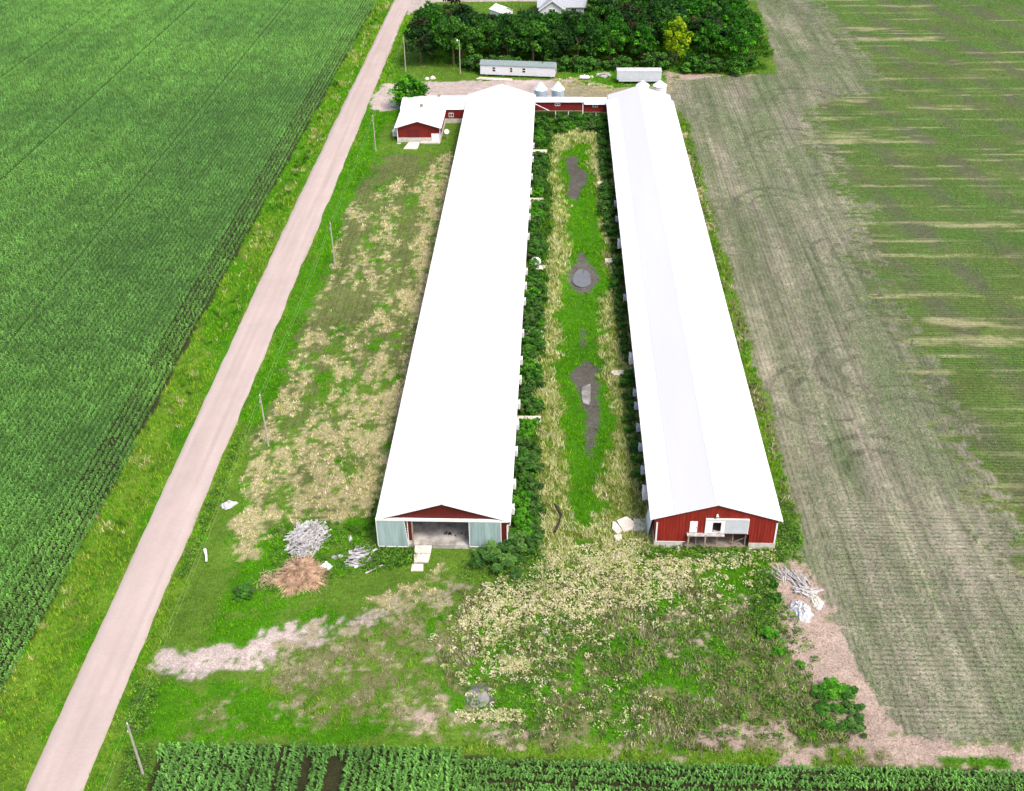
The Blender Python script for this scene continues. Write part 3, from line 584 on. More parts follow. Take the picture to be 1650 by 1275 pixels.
V = np.concatenate([V1, V2, V3]); C = np.concatenate([C1, C2, C3_])
print('soy', len(V) // 4)
tag(np_mesh('soybean_crop', V, quad(V), M_grass, C), 'thin rows of young soybeans on pale soil east of the barns', 'soybeans', kind='stuff')
# mud pools and water
def pool(name, poly, z, m, k=1.0):
    P = np.array([G(*q) for q in poly]); c = P.mean(0); P = c + (P - c) * k; n = len(P); mb = MB(); out = []
    for i in range(n):
        a_, b_ = P[i], P[(i + 1) % n]
        for t in (0, .33, .66): q = a_ * (1 - t) + b_ * t; out.append(q + rng.normal(0, .07, 2))
    zc = [hgt(np.array([q[0]]), np.array([q[1]]))[0] for q in out] ; zz = z
    mb.add([(c[0], c[1], zz)] + [(q[0], q[1], zz) for q in out], [(0, i + 1, (i + 1) % len(out) + 1) for i in range(len(out))]); return tag(mb.build(name, m), kind='structure')
def zl(poly):
    c = np.mean([G(*q) for q in poly], 0); return float(hgt(np.array([c[0]]), np.array([c[1]]))[0])
cpx, cpy = 938, 446
pool('mud_water', [(cpx + 15 * math.cos(t) * (1 + .12 * math.sin(3 * t)), cpy + 15 * math.sin(t)) for t in np.linspace(0, 6.283, 15)[:-1]], zl(ponds[1]) + .09, M_water, 1)
pool('mud_water', [(938, 622), (950, 616), (952, 640), (948, 650), (940, 648)], zl(ponds[2]) + .09, M_mud, 1)
pool('mud_water', ponds[4], zl(ponds[4]) + .06, M_mud, .8)
# ================================================================= BUILDINGS
def ribs(mb, x0, x1, zb, zt, y, sp=.30, out=.03, w_=.05):
    """raised vertical ribs on a wall facing -Y; zt(x) gives the top"""
    x = x0 + sp / 2
    while x < x1 - .03:
        mb.box(x - w_ / 2, x + w_ / 2, y - out, y - .001, zb + .01, zt(x) - .02); x += sp
def gable_poly(mb, x0, x1, zb, zt, xr, y0, y1):
    """wall slab between x0 and x1 following the roof line zt(x); xr = ridge x"""
    xs_ = [x0] + ([xr] if x0 < xr < x1 else []) + [x1]; n = len(xs_)
    top0 = [(x, y0, zt(x)) for x in xs_]; bot0 = [(x, y0, zb) for x in xs_]; top1 = [(x, y1, zt(x)) for x in xs_]; bot1 = [(x, y1, zb) for x in xs_]
    v = bot0 + top0 + bot1 + top1; f = []
    for i in range(n - 1):
        f += [(i, i + 1, n + i + 1, n + i), (2 * n + i + 1, 2 * n + i, 3 * n + i, 3 * n + i + 1), (n + i, n + i + 1, 3 * n + i + 1, 3 * n + i), (i + 1, i, 2 * n + i, 2 * n + i + 1)]
    f += [(0, n, 3 * n, 2 * n), (n - 1, 3 * n - 1, 4 * n - 1, 2 * n - 1)]
    mb.add(v, f)
def roof_pair(name, root, xl, xr_, xm, ze, zm, y0, y1, m, th=.08):
    a = MB(); a.sheet([[(xl, y0, ze), (xm - .001, y0, zm), (xm - .001, y1, zm), (xl, y1, ze)]], th)
    # standing seams
    y = y0 + .45
    while y < y1: a.bar((xl + .02, y, ze + .012), (xm - .15, y, zm + .012 - .15 * (zm - ze) / (xm - xl)), .04, .03); y += .92
    r1 = a.build(name, m, root)
    b = MB(); b.sheet([[(xr_, y0, ze), (xm + .001, y0, zm), (xm + .001, y1, zm), (xr_, y1, ze)]], th)
    y = y0 + .45
    while y < y1: b.bar((xr_ - .02, y, ze + .012), (xm + .15, y, zm + .012 - .15 * (zm - ze) / (xm - xl)), .04, .03); y += .92
    r2 = b.build(name, m, root)
    c = MB(); c.sheet([[(xm - .22, y0 - .02, zm - .22 * (zm - ze) / (xm - xl) + .05), (xm, y0 - .02, zm + .05), (xm, y1 + .02, zm + .05), (xm - .22, y1 + .02, zm - .22 * (zm - ze) / (xm - xl) + .05)],
                        [(xm, y0 - .02, zm + .05), (xm + .22, y0 - .02, zm - .22 * (zm - ze) / (xm - xl) + .05), (xm + .22, y1 + .02, zm - .22 * (zm - ze) / (xm - xl) + .05), (xm, y1 + .02, zm + .05)]], .02)
    c.build('ridge_cap', M_white, root)
    # eave fascia
    d = MB(); d.box(xl - .03, xl - .001, y0, y1, ze - .26, ze - .012); d.build('fascia', M_trim, root)
    d = MB(); d.box(xr_ + .001, xr_ + .03, y0, y1, ze - .26, ze - .012); d.build('fascia', M_trim, root)
    return r1, r2
# ---- long barn beside the road, open sliding doors
YA, YB = 78.7, 202.2
LB = thing('barn', 'long white roofed barn nearest the gravel road, its front sliding doors open', 'barn', (-10.25, YA, 0))
roof_pair('roof', LB, -16.65, -3.85, -10.28, 3.72, 5.74, YA - .28, YB, M_roof)
ztL = lambda x: 3.62 + 2.02 * (1 - abs(x + 10.28) / 6.4)
mb = MB(); gable_poly(mb, -16.3, -4.2, 3.55, ztL, -10.28, YA, YA + .12); ribs(mb, -16.2, -4.3, 3.8, ztL, YA); mb.build('gable', M_redL, LB)
mb = MB(); mb.box(-16.68, -4.0, YA - .26, YA - .04, 3.56, 3.80); mb.build('door_track', M_trim, LB)
mb = MB()
for x0, x1 in ((-16.3, -15.9), (-13.66, -13.36), (-4.74, -4.2)):
    mb.box(x0, x1, YA, YA + .12, .95, 3.55); ribs(mb, x0, x1, .95, lambda x: 3.5, YA)
mb.box(-16.3, -16.18, YA + .12, YB, .95, 3.6); mb.box(-4.32, -4.2, YA + .12, YB, .95, 3.6); mb.box(-4.2, -3.88, YA, YA + .1, 3.1, 3.62)
gable_poly(mb, -16.17, -4.33, .95, ztL, -10.28, YB - .14, YB - .02)
mb.build('wall', M_redL, LB)
mb = MB()
for x0, x1 in ((-16.35, -15.85), (-13.7, -13.3), (-4.8, -4.15)): mb.box(x0, x1, YA - .02, YA + .16, -.3, .95)
mb.box(-16.35, -16.13, YA + .16, YB, -.3, .95); mb.box(-4.37, -4.15, YA + .16, YB, -.3, .95); mb.box(-16.13, -4.37, YB - .16, YB, -.3, .95)
mb.build('foundation', M_conc, LB)
mb = MB(); mb.box(-16.12, -4.38, YA - .05, YB - .17, -.1, .46); mb.build('floor', M_floor, LB)
def slid(name, x0, x1, z0, z1, yf, m, root, skew=0, trim=True, sp=.62):
    """a corrugated sliding door facing -Y"""
    d = MB(); v = [(x0, yf, z0), (x1 + skew, yf, z0), (x1, yf, z1), (x0, yf, z1)]; v += [(x, yf + .06, z) for x, _, z in v]
    d.add(v, [(0, 1, 2, 3), (7, 6, 5, 4), (0, 4, 5, 1), (1, 5, 6, 2), (2, 6, 7, 3), (3, 7, 4, 0)])
    x = x0 + sp / 2
    while x < x1 - .1: d.box(x - .04, x + .04, yf - .03, yf - .001, z0 + .06, z1 - .06); d.box(x + sp / 2 - .015, x + sp / 2 + .015, yf - .015, yf - .001, z0 + .06, z1 - .06); x += sp
    o = d.build(name, m, root)
    if trim:
        t = MB(); t.bar((x0 + .03, yf - .02, z0), (x0 + .03, yf - .02, z1), .06, .06); t.bar((x1 + skew - .03, yf - .02, z0), (x1 - .03, yf - .02, z1), .06, .06); t.bar((x0, yf - .02, z0), (x1 + skew, yf - .02, z0), .06, .06)
        t.build('door_trim', M_trim, o)
    return o
slid('sliding_door', -16.68, -13.95, .32, 3.56, YA - .22, M_teal, LB, .26)
slid('sliding_door', -7.82, -4.74, .46, 3.58, YA - .22, M_teal, LB, 0)
mb = MB()
for z in np.linspace(1.5, 3.4, 7): mb.box(-15.9, -13.66, YA + .3, YA + .36, z, z + .07)
mb.each('wall_girt', M_trim, LB)
mb = MB(); mb.box(-13.33, -13.2, YA - .1, YA + .1, .46, 3.55); mb.build('door_post', M_wood, LB)
mb = MB(); mb.box(-13.74, -13.67, YA - .05, YA + .05, .5, 3.55); mb.box(-4.22, -4.12, YA - .05, YA + .02, .95, 3.08); mb.box(-3.93, -3.84, YA - .06, YA + .02, 3.04, 3.7); mb.box(-4.2, -3.84, YA - .06, YA + .02, 3.02, 3.10); mb.each('corner_trim', M_trim, LB)
mb = MB()
for y in np.arange(YA + 4, YB, 6.0):
    for x in (-13.4, -7.2): mb.box(x - .08, x + .08, y, y + .16, .47, 3.9)
mb.each('inside_post', M_wood, LB)
mb = MB()
for y in np.arange(YA + 1.2, YB - 1, 2.4):
    mb.box(-16.1, -4.4, y, y + .09, 3.45, 3.6)
    mb.bar((-16.0, y + .045, 3.62), (-10.28, y + .045, 5.5), .09, .15); mb.bar((-4.5, y + .045, 3.62), (-10.28, y + .045, 5.5), .09, .15)
tag(mb.build('roof_trusses', M_wood, LB), kind='stuff')
def hood(root, x, y, z, sgn, s=1.0, deep=.62, m=None):
    """a flared fan hood on a side wall; sgn -1 faces -X"""
    h = MB(); a, b = .36 * s, .55 * s
    p = [(x, y - a, z - a), (x, y + a, z - a), (x, y + a, z + a), (x, y - a, z + a)]; q = [(x + sgn * deep, y - b, z - b * .8), (x + sgn * deep, y + b, z - b * .8), (x + sgn * deep, y + b, z + b * .9), (x + sgn * deep, y - b, z + b * .9)]
    h.add(p + q, [(0, 1, 5, 4), (1, 2, 6, 5), (2, 3, 7, 6), (3, 0, 4, 7)])
    h.add([(x + sgn * (deep - .14), y - b * .9, z - b * .7), (x + sgn * (deep - .14), y + b * .9, z - b * .7), (x + sgn * (deep - .14), y + b * .9, z + b * .8), (x + sgn * (deep - .14), y - b * .9, z + b * .8)], [(0, 1, 2, 3)])
    return h.build('fan_hood', m or M_white, root)
for y in (178.3, 172, 164.6, 158.8, 153.3, 149.2, 142.4, 131.5, 127.4, 123.1, 115, 108.7, 104.5, 99.5, 95.5, 90.8, 85.3, 81.4): hood(LB, -4.2, y, 2.75, 1, .8, .62)
mb = MB(); mb.box(-4.19, -4.12, 137.9, 139.0, .95, 3.0); mb.build('side_door', M_white, LB)
# ---- long barn beside the bean field
YR = 79.4
RB = thing('barn', 'long white roofed barn beside the bean field, white raised door in its red front', 'barn', (15.6, YR, 0))
xm = 15.62
roof_pair('roof', RB, 9.42, 21.82, xm, 3.62, 5.50, YR - .22, 199.0, M_roof)
a = MB(); a.sheet([[(9.75, 199.01, 3.70), (xm, 199.01, 5.48), (xm, YB, 5.48), (9.75, YB, 3.70)], [(xm, 199.01, 5.48), (21.5, 199.01, 3.70), (21.5, YB, 3.70), (xm, YB, 5.48)]], .08); a.build('roof', M_roof2, RB)
# strip of sheets on the west slope, its weaker sunlight put into their greyer colour
zr = lambda x: 3.62 + (x - 9.42) * (5.50 - 3.62) / (xm - 9.42)
a = MB(); a.sheet([[(11.6, YR - .2, zr(11.6) + .035), (15.38, YR - .2, zr(15.38) + .035), (15.38, 198.9, zr(15.38) + .035), (11.6, 198.9, zr(11.6) + .035)]], .01)
a.build('shaded_roof_sheets', M_roof2, RB)
zw = lambda x: 3.52 + 1.88 * (1 - abs(x - xm) / 6.2)
mb = MB()
gable_poly(mb, 9.95, 13.15, .70, zw, xm, YR, YR + .12); gable_poly(mb, 13.15, 15.33, 1.72, zw, xm, YR, YR + .12)
gable_poly(mb, 15.33, 16.12, 3.23, zw, xm, YR, YR + .12); mb.box(15.33, 16.12, YR, YR + .12, 1.72, 2.05)
gable_poly(mb, 16.12, 18.93, 1.72, zw, xm, YR, YR + .12); gable_poly(mb, 18.93, 21.45, .70, zw, xm, YR, YR + .12)
ribs(mb, 9.95, 13.15, .72, zw, YR); ribs(mb, 13.15, 14.6, 1.95, zw, YR); ribs(mb, 14.6, 18.7, 3.75, zw, YR); ribs(mb, 18.93, 21.45, .72, zw, YR)
mb.build('gable', M_redR, RB)
mb = MB(); mb.box(9.95, 10.07, YR + .12, YB, .7, 3.5); mb.box(21.33, 21.45, YR + .12, YB, .7, 3.5); gable_poly(mb, 10.08, 21.32, .7, zw, xm, YB - .15, YB - .03); mb.build('wall', M_redR, RB)
mb = MB(); mb.box(9.9, 12.65, YR - .03, YR + .15, -.3, .70); mb.box(18.95, 21.5, YR - .03, YR + .15, -.3, .70); mb.box(9.9, 10.1, YR + .15, YB, -.3, .70); mb.box(21.3, 21.5, YR + .15, YB, -.3, .70); mb.box(10.1, 21.3, YB - .18, YB, -.3, .7); mb.build('foundation', M_conc, RB)
mb = MB(); mb.box(10.11, 21.29, YR + .13, YR + 60, 1.60, 1.70); mb.build('upper_floor', M_wood, RB)
mb = MB(); mb.box(10.11, 21.29, YR + .02, YB - .2, -.2, .10); mb.build('pit_floor', M_dirtfloor, RB)
mb = MB(); mb.box(12.95, 16.5, YR - .42, YR - .005, 1.74, 1.86); mb.build('loading_ledge', M_lumR, RB)
for x in (13.12, 14.72): m_ = MB(); m_.box(x - .08, x + .08, YR - .38, YR - .22, -.2, 1.735); m_.build('post', M_wood, RB)
mb = MB()
for x in (13.9, 15.9, 17.4, 18.6):
    mb.box(x, x + .1, YR + .3, YR + .4, .1, 1.6)
mb.bar((17.6, YR + .6, .2), (18.9, YR + .5, 1.1), .08); mb.each('pit_brace', M_wood, RB)
mb = MB(); mb.box(13.18, 13.9, YR - .06, YR - .003, 1.95, 3.28); o_ = mb.build('door', M_white, RB)
m_ = MB(); m_.box(13.8, 13.84, YR - .09, YR - .061, 2.5, 2.62); m_.build('handle', M_dark, o_)
# sliding door with a real hole in it
mb = MB(); yd = YR - .10
mb.box(14.70, 15.33, yd, yd + .06, 1.92, 3.58); mb.box(16.12, 16.5, yd, yd + .06, 1.92, 3.58); mb.box(15.33, 16.12, yd, yd + .06, 3.23, 3.58); mb.box(15.33, 16.12, yd, yd + .06, 1.92, 2.05)
mb.build('sliding_door', M_white, RB)
mb = MB(); mb.box(16.51, 18.62, yd - .02, yd + .05, 1.92, 3.58)
for x in np.arange(16.7, 18.6, .24): mb.box(x - .012, x + .012, yd - .035, yd - .021, 1.95, 3.56)
mb.build('sliding_door', M_alum, RB)
mb = MB(); mb.box(14.62, 18.72, yd - .06, yd + .08, 3.59, 3.70); mb.box(14.62, 14.69, yd - .05, yd + .08, 1.88, 3.585); mb.box(18.63, 18.72, yd - .05, yd + .08, 1.88, 3.585); mb.each('door_track', M_trim, RB)
mb = MB(); mb.box(10.0, 10.14, YR - .05, YR + .02, .70, 3.1); mb.box(21.3, 21.45, YR - .05, YR + .02, .70, 3.2); mb.box(10.14, 12.9, YR - .05, YR - .035, .70, .78); mb.each('corner_trim', M_trim, RB)
mb = MB(); mb.bar((15.4, YR - .02, 2.2), (16.15, YR - .16, 2.08), .07); mb.bar((15.36, YR - .1, 2.1), (16.3, YR - .12, 2.16), .05); mb.each('broken_board', M_lumR, RB)
lt = MB(); lt.tube([(15.65, YR - .02, 4.12), (15.65, YR - .16, 4.10)], .10, 10); lt.tube([(15.65, YR - .12, 4.12), (15.65, YR - .28, 4.02)], [.08, .17], 12); lt.build('wall_lamp', M_trim, RB)
for i_h, y in enumerate((157.1, 151.4, 141.8, 126.7, 110.6, 104, 101.3, 97.1, 93.5, 89.5, 85.2)): hood(RB, 9.95, y, 2.0 if y in (141.8, 110.6, 85.2) else 1.5, -1, 1.15 if y in (141.8, 110.6, 85.2) else .72, .85 if y in (141.8, 110.6, 85.2) else .72, M_white if y in (141.8, 110.6, 85.2) else M_galvroof)
mb = MB(); mb.add([(9.9, 81.0, 2.6), (9.9, 83.6, 2.6), (9.42, 83.6, .05), (9.42, 81.0, .05), (9.86, 81.0, 2.6), (9.86, 83.6, 2.6), (9.38, 83.6, .05), (9.38, 81.0, .05)], [(0, 1, 2, 3), (7, 6, 5, 4), (0, 4, 5, 1), (1, 5, 6, 2), (2, 6, 7, 3), (3, 7, 4, 0)]); mb.build('side_door', M_white, RB)
def xfascia(root, xc, xl, xr_, ze, zm, y): 
    t = MB(); t.bar((xl, y, ze - .09), (xc, y, zm - .09), .03, .10); t.bar((xc, y, zm - .09), (xr_, y, ze - .09), .03, .10); t.build('rake_trim', M_dark2, root)
M_dark2 = mat('dark_rake_edge', (.10, .05, .05), .8, .1, 2)
xfascia(LB, -10.28, -16.4, -4.1, 3.74, 5.70, YA - .2); xfascia(RB, xm, 9.6, 21.65, 3.66, 5.46, YR - .16)
# ---- little red building by the road with its cross wing
EG = thing('egg_house', 'small red building with white roof and grey block base, close to the gravel road', 'building', (-24.6, 187.2, 0))
ye = 187.2; zc = lambda x: 2.62 + 1.28 * (1 - abs(x + 24.62) / 4.25)
a = MB(); a.sheet([[(-28.85, ye - .5, 2.72), (-24.62, ye - .5, 4.02), (-24.62, 198.5, 4.02), (-28.85, 197.1, 2.72)], [(-24.62, ye - .5, 4.02), (-20.35, ye - .5, 2.72), (-20.35, 197.2, 2.72), (-24.62, 198.5, 4.02)]], .08); a.build('roof', M_roof, EG)
a = MB(); a.sheet([[(-29.0, 196.95, 2.66), (-16.5, 196.95, 2.66), (-16.5, 200.9, 3.18), (-29.1, 200.9, 3.18)], [(-29.1, 200.9, 3.18), (-16.5, 200.9, 3.18), (-16.5, 204.8, 2.66), (-29.3, 204.8, 2.66)]], .08); a.build('wing_roof', M_roof, EG)
mb = MB(); gable_poly(mb, -28.35, -20.65, .85, zc, -24.62, ye, ye + .1); ribs(mb, -28.3, -20.7, .9, zc, ye, .4, .02, .03); mb.build('gable', M_redS, EG)
mb = MB(); mb.box(-28.35, -28.25, ye + .1, 204.3, .85, 2.62); mb.box(-20.75, -20.65, ye + .1, 197.1, .85, 2.6); mb.box(-20.64, -16.5, 197.1, 197.2, .85, 2.62); mb.box(-28.24, -16.5, 204.2, 204.3, .85, 2.62); mb.build('wall', M_redS, EG)
mb = MB()
mb.box(-28.40, -22.3, ye - .02, ye + .2, -.3, .85); mb.box(-20.85, -20.60, ye - .02, 197.0, -.3, .85); mb.box(-28.4, -28.2, ye + .2, 204.3, -.3, .85); mb.box(-20.60, -16.5, 197.05, 197.25, -.3, .85); mb.box(-28.2, -16.5, 204.1, 204.35, -.3, .85)
mb.build('foundation', M_conc, EG)
mb = MB(); mb.box(-22.25, -20.82, ye - .06, ye - .005, -.02, 1.6); o_ = mb.build('door', M_white, EG); m_ = MB(); m_.box(-22.15, -22.1, ye - .09, ye - .061, .7, .82); m_.build('handle', M_dark, o_)
mb = MB(); mb.box(-26.5, -24.45, ye - .06, ye - .021, .9, 2.28); mb.build('barn_door', M_redL, EG)
mb = MB(); mb.box(-26.7, -24.3, ye - .10, ye - .061, 2.26, 2.34); mb.build('door_track', M_redS, EG)
mb = MB(); mb.box(-28.42, -28.27, ye - .06, ye - .021, -.1, 2.66); mb.box(-20.76, -20.6, ye - .06, ye - .021, .85, 2.62); mb.box(-20.62, -20.58, ye, 197, .80, .9); mb.each('corner_trim', M_trim, EG)
def win_y(root, x0, x1, z0, z1, y, two=True, name='window'):
    f = MB(); t = .09
    f.box(x0, x1, y - .06, y - .004, z0, z0 + t); f.box(x0, x1, y - .06, y - .004, z1 - t, z1); f.box(x0, x0 + t, y - .06, y - .004, z0 + t, z1 - t); f.box(x1 - t, x1, y - .06, y - .004, z0 + t, z1 - t)
    xc = (x0 + x1) / 2
    if two: f.box(xc - t / 2, xc + t / 2, y - .058, y - .004, z0 + t, z1 - t)
    o = f.build(name, M_trim, root); p = MB()
    p.box(x0 + t, (xc - t / 2) if two else x1 - t, y - .03, y - .004, z0 + t, z1 - t)
    if two: p.box(xc + t / 2, x1 - t, y - .03, y - .004, z0 + t, z1 - t)
    p.build('pane', M_glass, o)
win_y(EG, -19.95, -19.05, 1.15, 1.95, 197.1)
for x, y, z in ((-24.62, 194.4, 4.0), (-22.3, 203.6, 2.8)):
    m_ = MB(); m_.box(x - .22, x + .22, y - .22, y + .22, z - .1, z + .42); m_.box(x - .30, x + .30, y - .30, y + .30, z + .43, z + .50); m_.build('roof_vent', M_wood, EG)
# ---- passage between the barns, on posts
LK = thing('connecting_passage', 'narrow red passage on posts with white roof, joining the two long barns', 'passage', (1, 199.2, 0))
a = MB(); a.sheet([[(-3.8, 198.85, 3.42), (5.3, 198.85, 3.42), (5.3, 200.3, 3.74), (-3.8, 200.3, 3.74)], [(-3.8, 200.3, 3.74), (5.3, 200.3, 3.74), (5.3, 201.8, 3.42), (-3.8, 201.8, 3.42)]], .07); a.build('roof', M_roof, LK)
a = MB(); a.sheet([[(5.31, 198.75, 3.02), (9.9, 198.75, 3.02), (9.9, 200.3, 3.52), (5.31, 200.3, 3.52)], [(5.31, 200.3, 3.52), (9.9, 200.3, 3.52), (9.9, 201.8, 3.36), (5.31, 201.8, 3.36)]], .07); a.build('roof', M_roof, LK)
mb = MB(); mb.box(-4.1, 5.0, 199.2, 199.3, 1.72, 3.36); ribs(mb, -4.1, 5.0, 1.74, lambda x: 3.36, 199.2, .4, .02, .03); mb.box(5.2, 9.9, 199.2, 199.3, 1.45, 2.98); ribs(mb, 5.2, 9.9, 1.47, lambda x: 2.96, 199.2, .4, .02, .03); mb.box(-4.1, 9.9, 201.4, 201.5, 1.5, 3.3); mb.build('wall', M_redS, LK)
mb = MB(); mb.box(-4.1, 5.0, 199.18, 201.4, 1.62, 1.71); mb.box(5.2, 9.9, 199.18, 201.4, 1.35, 1.44); mb.build('floor', M_wood, LK)
mb = MB(); mb.box(5.01, 5.19, 199.12, 199.3, .2, 3.4); mb.build('corner_trim', M_trim, LK)
for x in (2.42, .0, 7.6): m_ = MB(); m_.box(x - .06, x + .06, 199.25, 199.37, -.1, 1.34 if x > 5 else 1.61); m_.build('post', M_trim, LK)
win_y(LK, -.15, .85, 2.6, 3.1, 199.2); win_y(LK, 6.9, 7.9, 2.35, 2.85, 199.2)
mb = MB(); mb.bar((-4.0, 198.8, 3.15), (-1.2, 198.2, 2.0), .14, .10); mb.build('auger_tube', M_trim, LK)
# ---- grain bins
def grain_bin(cx, cy, r, he, hp, mw, mr, label, grp):
    t = thing('grain_bin', label, 'grain bin', (cx, cy, 0), 0, grp); n = 28; mb = MB()
    prof = []; k = 0
    for z in np.arange(0, he + .001, .14): prof.append((r + (.03 if k % 2 else 0), z)); k += 1
    b = 0; vs = []; fs = []
    for rr, z in prof: vs += [(cx + rr * math.cos(2 * math.pi * i / n), cy + rr * math.sin(2 * math.pi * i / n), z) for i in range(n)]
    for j in range(len(prof) - 1): fs += [(j * n + i, j * n + (i + 1) % n, (j + 1) * n + (i + 1) % n, (j + 1) * n + i) for i in range(n)]
    mb.add(vs, fs); mb.build('wall', mw, t)
    mb = MB(); m = 14; R0 = r + .12; vs = [(cx + R0 * math.cos(2 * math.pi * i / n), cy + R0 * math.sin(2 * math.pi * i / n), he - .03) for i in range(n)] + [(cx + .28 * math.cos(2 * math.pi * i / n), cy + .28 * math.sin(2 * math.pi * i / n), hp - .12) for i in range(n)]
    mb.add(vs, [(i, (i + 1) % n, n + (i + 1) % n, n + i) for i in range(n)])
    for i in range(0, n, 2):
        c_, s_ = math.cos(2 * math.pi * i / n), math.sin(2 * math.pi * i / n); mb.bar((cx + R0 * c_, cy + R0 * s_, he), (cx + .3 * c_, cy + .3 * s_, hp - .08), .04, .05)
    mb.build('roof', mr, t)
    mb = MB(); mb.tube([(cx, cy, hp - .14), (cx, cy, hp + .03)], [.32, .28], 14); mb.build('cap', mr, t)
    mb = MB()
    for s_ in (-.18, .18): mb.bar((cx + s_ - r * .5, cy - r * .87 - .1, .1), (cx + s_ - r * .5, cy - r * .87 - .1, he), .03)
    for z in np.arange(.3, he, .35): mb.bar((cx - .18 - r * .5, cy - r * .87 - .1, z), (cx + .18 - r * .5, cy - r * .87 - .1, z), .025)
    mb.build('ladder', mw, t)
grain_bin(-2.92, 206.2, 1.2, 3.5, 4.82, M_galv, M_galvroof, 'blue grey metal grain bin, the one nearer the road behind the passage', 'metal grain bins')
grain_bin(.42, 206.2, 1.2, 3.5, 4.86, M_galv, M_galvroof, 'blue grey metal grain bin, the one farther from the road behind the passage', 'metal grain bins')
grain_bin(16.58, 206, 1.2, 4.3, 5.1, M_white, M_white, 'white round grain bin mostly hidden behind the ridge of the bean field side barn', 'white grain bins')
grain_bin(19.87, 206, 1.25, 4.3, 5.15, M_white, M_white, 'white round grain bin showing behind the outer far corner of the bean field side barn', 'white grain bins')
# ---- mobile home on the yard
def mobile():
    ang = math.atan2(-1.9, 15.5); t = thing('mobile_home', 'long white mobile home with grey green roof and three windows, parked before the trees', 'mobile home', (-15.8, 225.3, 0), ang)
    L, D, z0, z1 = 15.6, 3.3, .42, 2.45
    mb = MB(); mb.box(0, L, 0, .08, z0, z1); mb.box(0, L, D - .08, D, z0, z1); mb.box(0, .08, .08, D - .08, z0, z1); mb.box(L - .08, L, .08, D - .08, z0, z1); mb.box(.08, L - .08, .08, D - .08, z0, z0 + .08)
    for x in (0, L - .08): mb.add([(x, 0, z1), (x, D, z1), (x, D / 2, z1 + .5), (x + .08, 0, z1), (x + .08, D, z1), (x + .08, D / 2, z1 + .5)], [(0, 2, 1), (3, 4, 5), (0, 3, 5, 2), (1, 2, 5, 4)])
    for x in np.arange(.6, L, .6): mb.box(x, x + .012, -.012, -.001, z0, z1 - .05)
    mb.build('wall', M_sidingw, t, True)
    mb = MB(); mb.sheet([[(-.15, -.18, z1 - .02), (L + .15, -.18, z1 - .02), (L + .15, D / 2, z1 + .56), (-.15, D / 2, z1 + .56)], [(-.15, D / 2, z1 + .56), (L + .15, D / 2, z1 + .56), (L + .15, D + .18, z1 - .02), (-.15, D + .18, z1 - .02)]], .06); r = mb.build('roof', M_shingle, t, True)
    mb = MB(); mb.tube([(L - 2.6, D * .35, z1 + .3), (L - 2.6, D * .35, z1 + .75)], .09, 8); mb.build('vent_pipe', M_pipe, r, True)
    for x in (2.6, 6.3, 8.9):
        f = MB(); a_, b_, c_, d_ = x, x + (.62 if x < 3 or x > 8 else .5), 1.1, 2.0; f.box(a_ - .06, b_ + .06, -.045, -.013, c_ - .06, c_); f.box(a_ - .06, b_ + .06, -.045, -.013, d_, d_ + .06); f.box(a_ - .06, a_, -.045, -.013, c_, d_); f.box(b_, b_ + .06, -.045, -.013, c_, d_); f.box(a_, b_, -.045, -.013, 1.51, 1.58)
        o = f.build('window', M_trim, t, True); p = MB(); p.box(a_, b_, -.03, -.014, c_, 1.51); p.box(a_, b_, -.03, -.014, 1.58, d_); p.build('pane', M_glass, o, True)
    mb = MB(); mb.box(11.0, 11.9, -.05, -.013, z0 + .05, z1 - .15); mb.build('door', M_siding, t, True)
    mb = MB(); mb.box(L + .003, L + .05, 1.1, 1.5, 1.2, 2.0); mb.build('end_window', M_glass, t, True)
    mb = MB()
    for x in (1, 4.5, 8, 11.5, 14.6):
        for y in (.5, D - .7): mb.box(x, x + .4, y, y + .3, -.1, z0 - .004)
    mb.each('block_pier', M_conc, t, True)
    mb = MB(); mb.box(.2, L - .2, .9, 1.05, z0 - .2, z0 - .005); mb.box(.2, L - .2, 2.3, 2.45, z0 - .2, z0 - .005); mb.each('chassis_beam', M_mesh, t, True)
mobile()
# ---- box trailer
t = thing('box_trailer', 'silver white box trailer parked crossways behind the barn by the bean field', 'trailer', (12.4, 220, 0))
mb = MB(); mb.box(12.4, 21.4, 220, 222.4, .95, 2.55)
for x in np.arange(12.7, 21.3, .5): mb.box(x, x + .04, 219.975, 219.999, 1.0, 2.5)
mb.build('body', M_alum, t)
mb = MB(); mb.box(12.35, 21.45, 219.95, 222.45, 2.551, 2.66); mb.build('roof', M_alumtop, t)
mb = MB(); mb.box(12.8, 21.3, 220.02, 222.38, .55, .94); mb.build('side_skirt', M_alum, t)
for x in (13.6, 19.2, 20.3):
    for yw in (220.1, 222.0): m_ = MB(); m_.tube([(x, yw, .42), (x, yw + .3, .42)], .42, 16); m_.build('wheel', M_mesh, t)
# ---- propane tank
t = thing('propane_tank', 'white propane tank lying on the grass between the mobile home and the box trailer', 'gas tank', (5.85, 222.8, 0))
mb = MB(); n = 16; xs_ = [4.78, 4.84, 5.0, 5.2, 6.5, 6.7, 6.86, 6.92]; rs = [.05, .22, .36, .42, .42, .36, .22, .05]; mb.tube([(x, 222.8, .55) for x in xs_], rs, n); mb.build('tank', M_white, t, smooth=True)
mb = MB(); mb.tube([(5.85, 222.8, .9), (5.85, 222.8, 1.08)], .14, 10); mb.build('valve_cover', M_trim, t)
for x in (5.15, 6.45): m_ = MB(); m_.box(x, x + .12, 222.45, 223.15, -.1, .3); m_.build('leg', M_mesh, t)
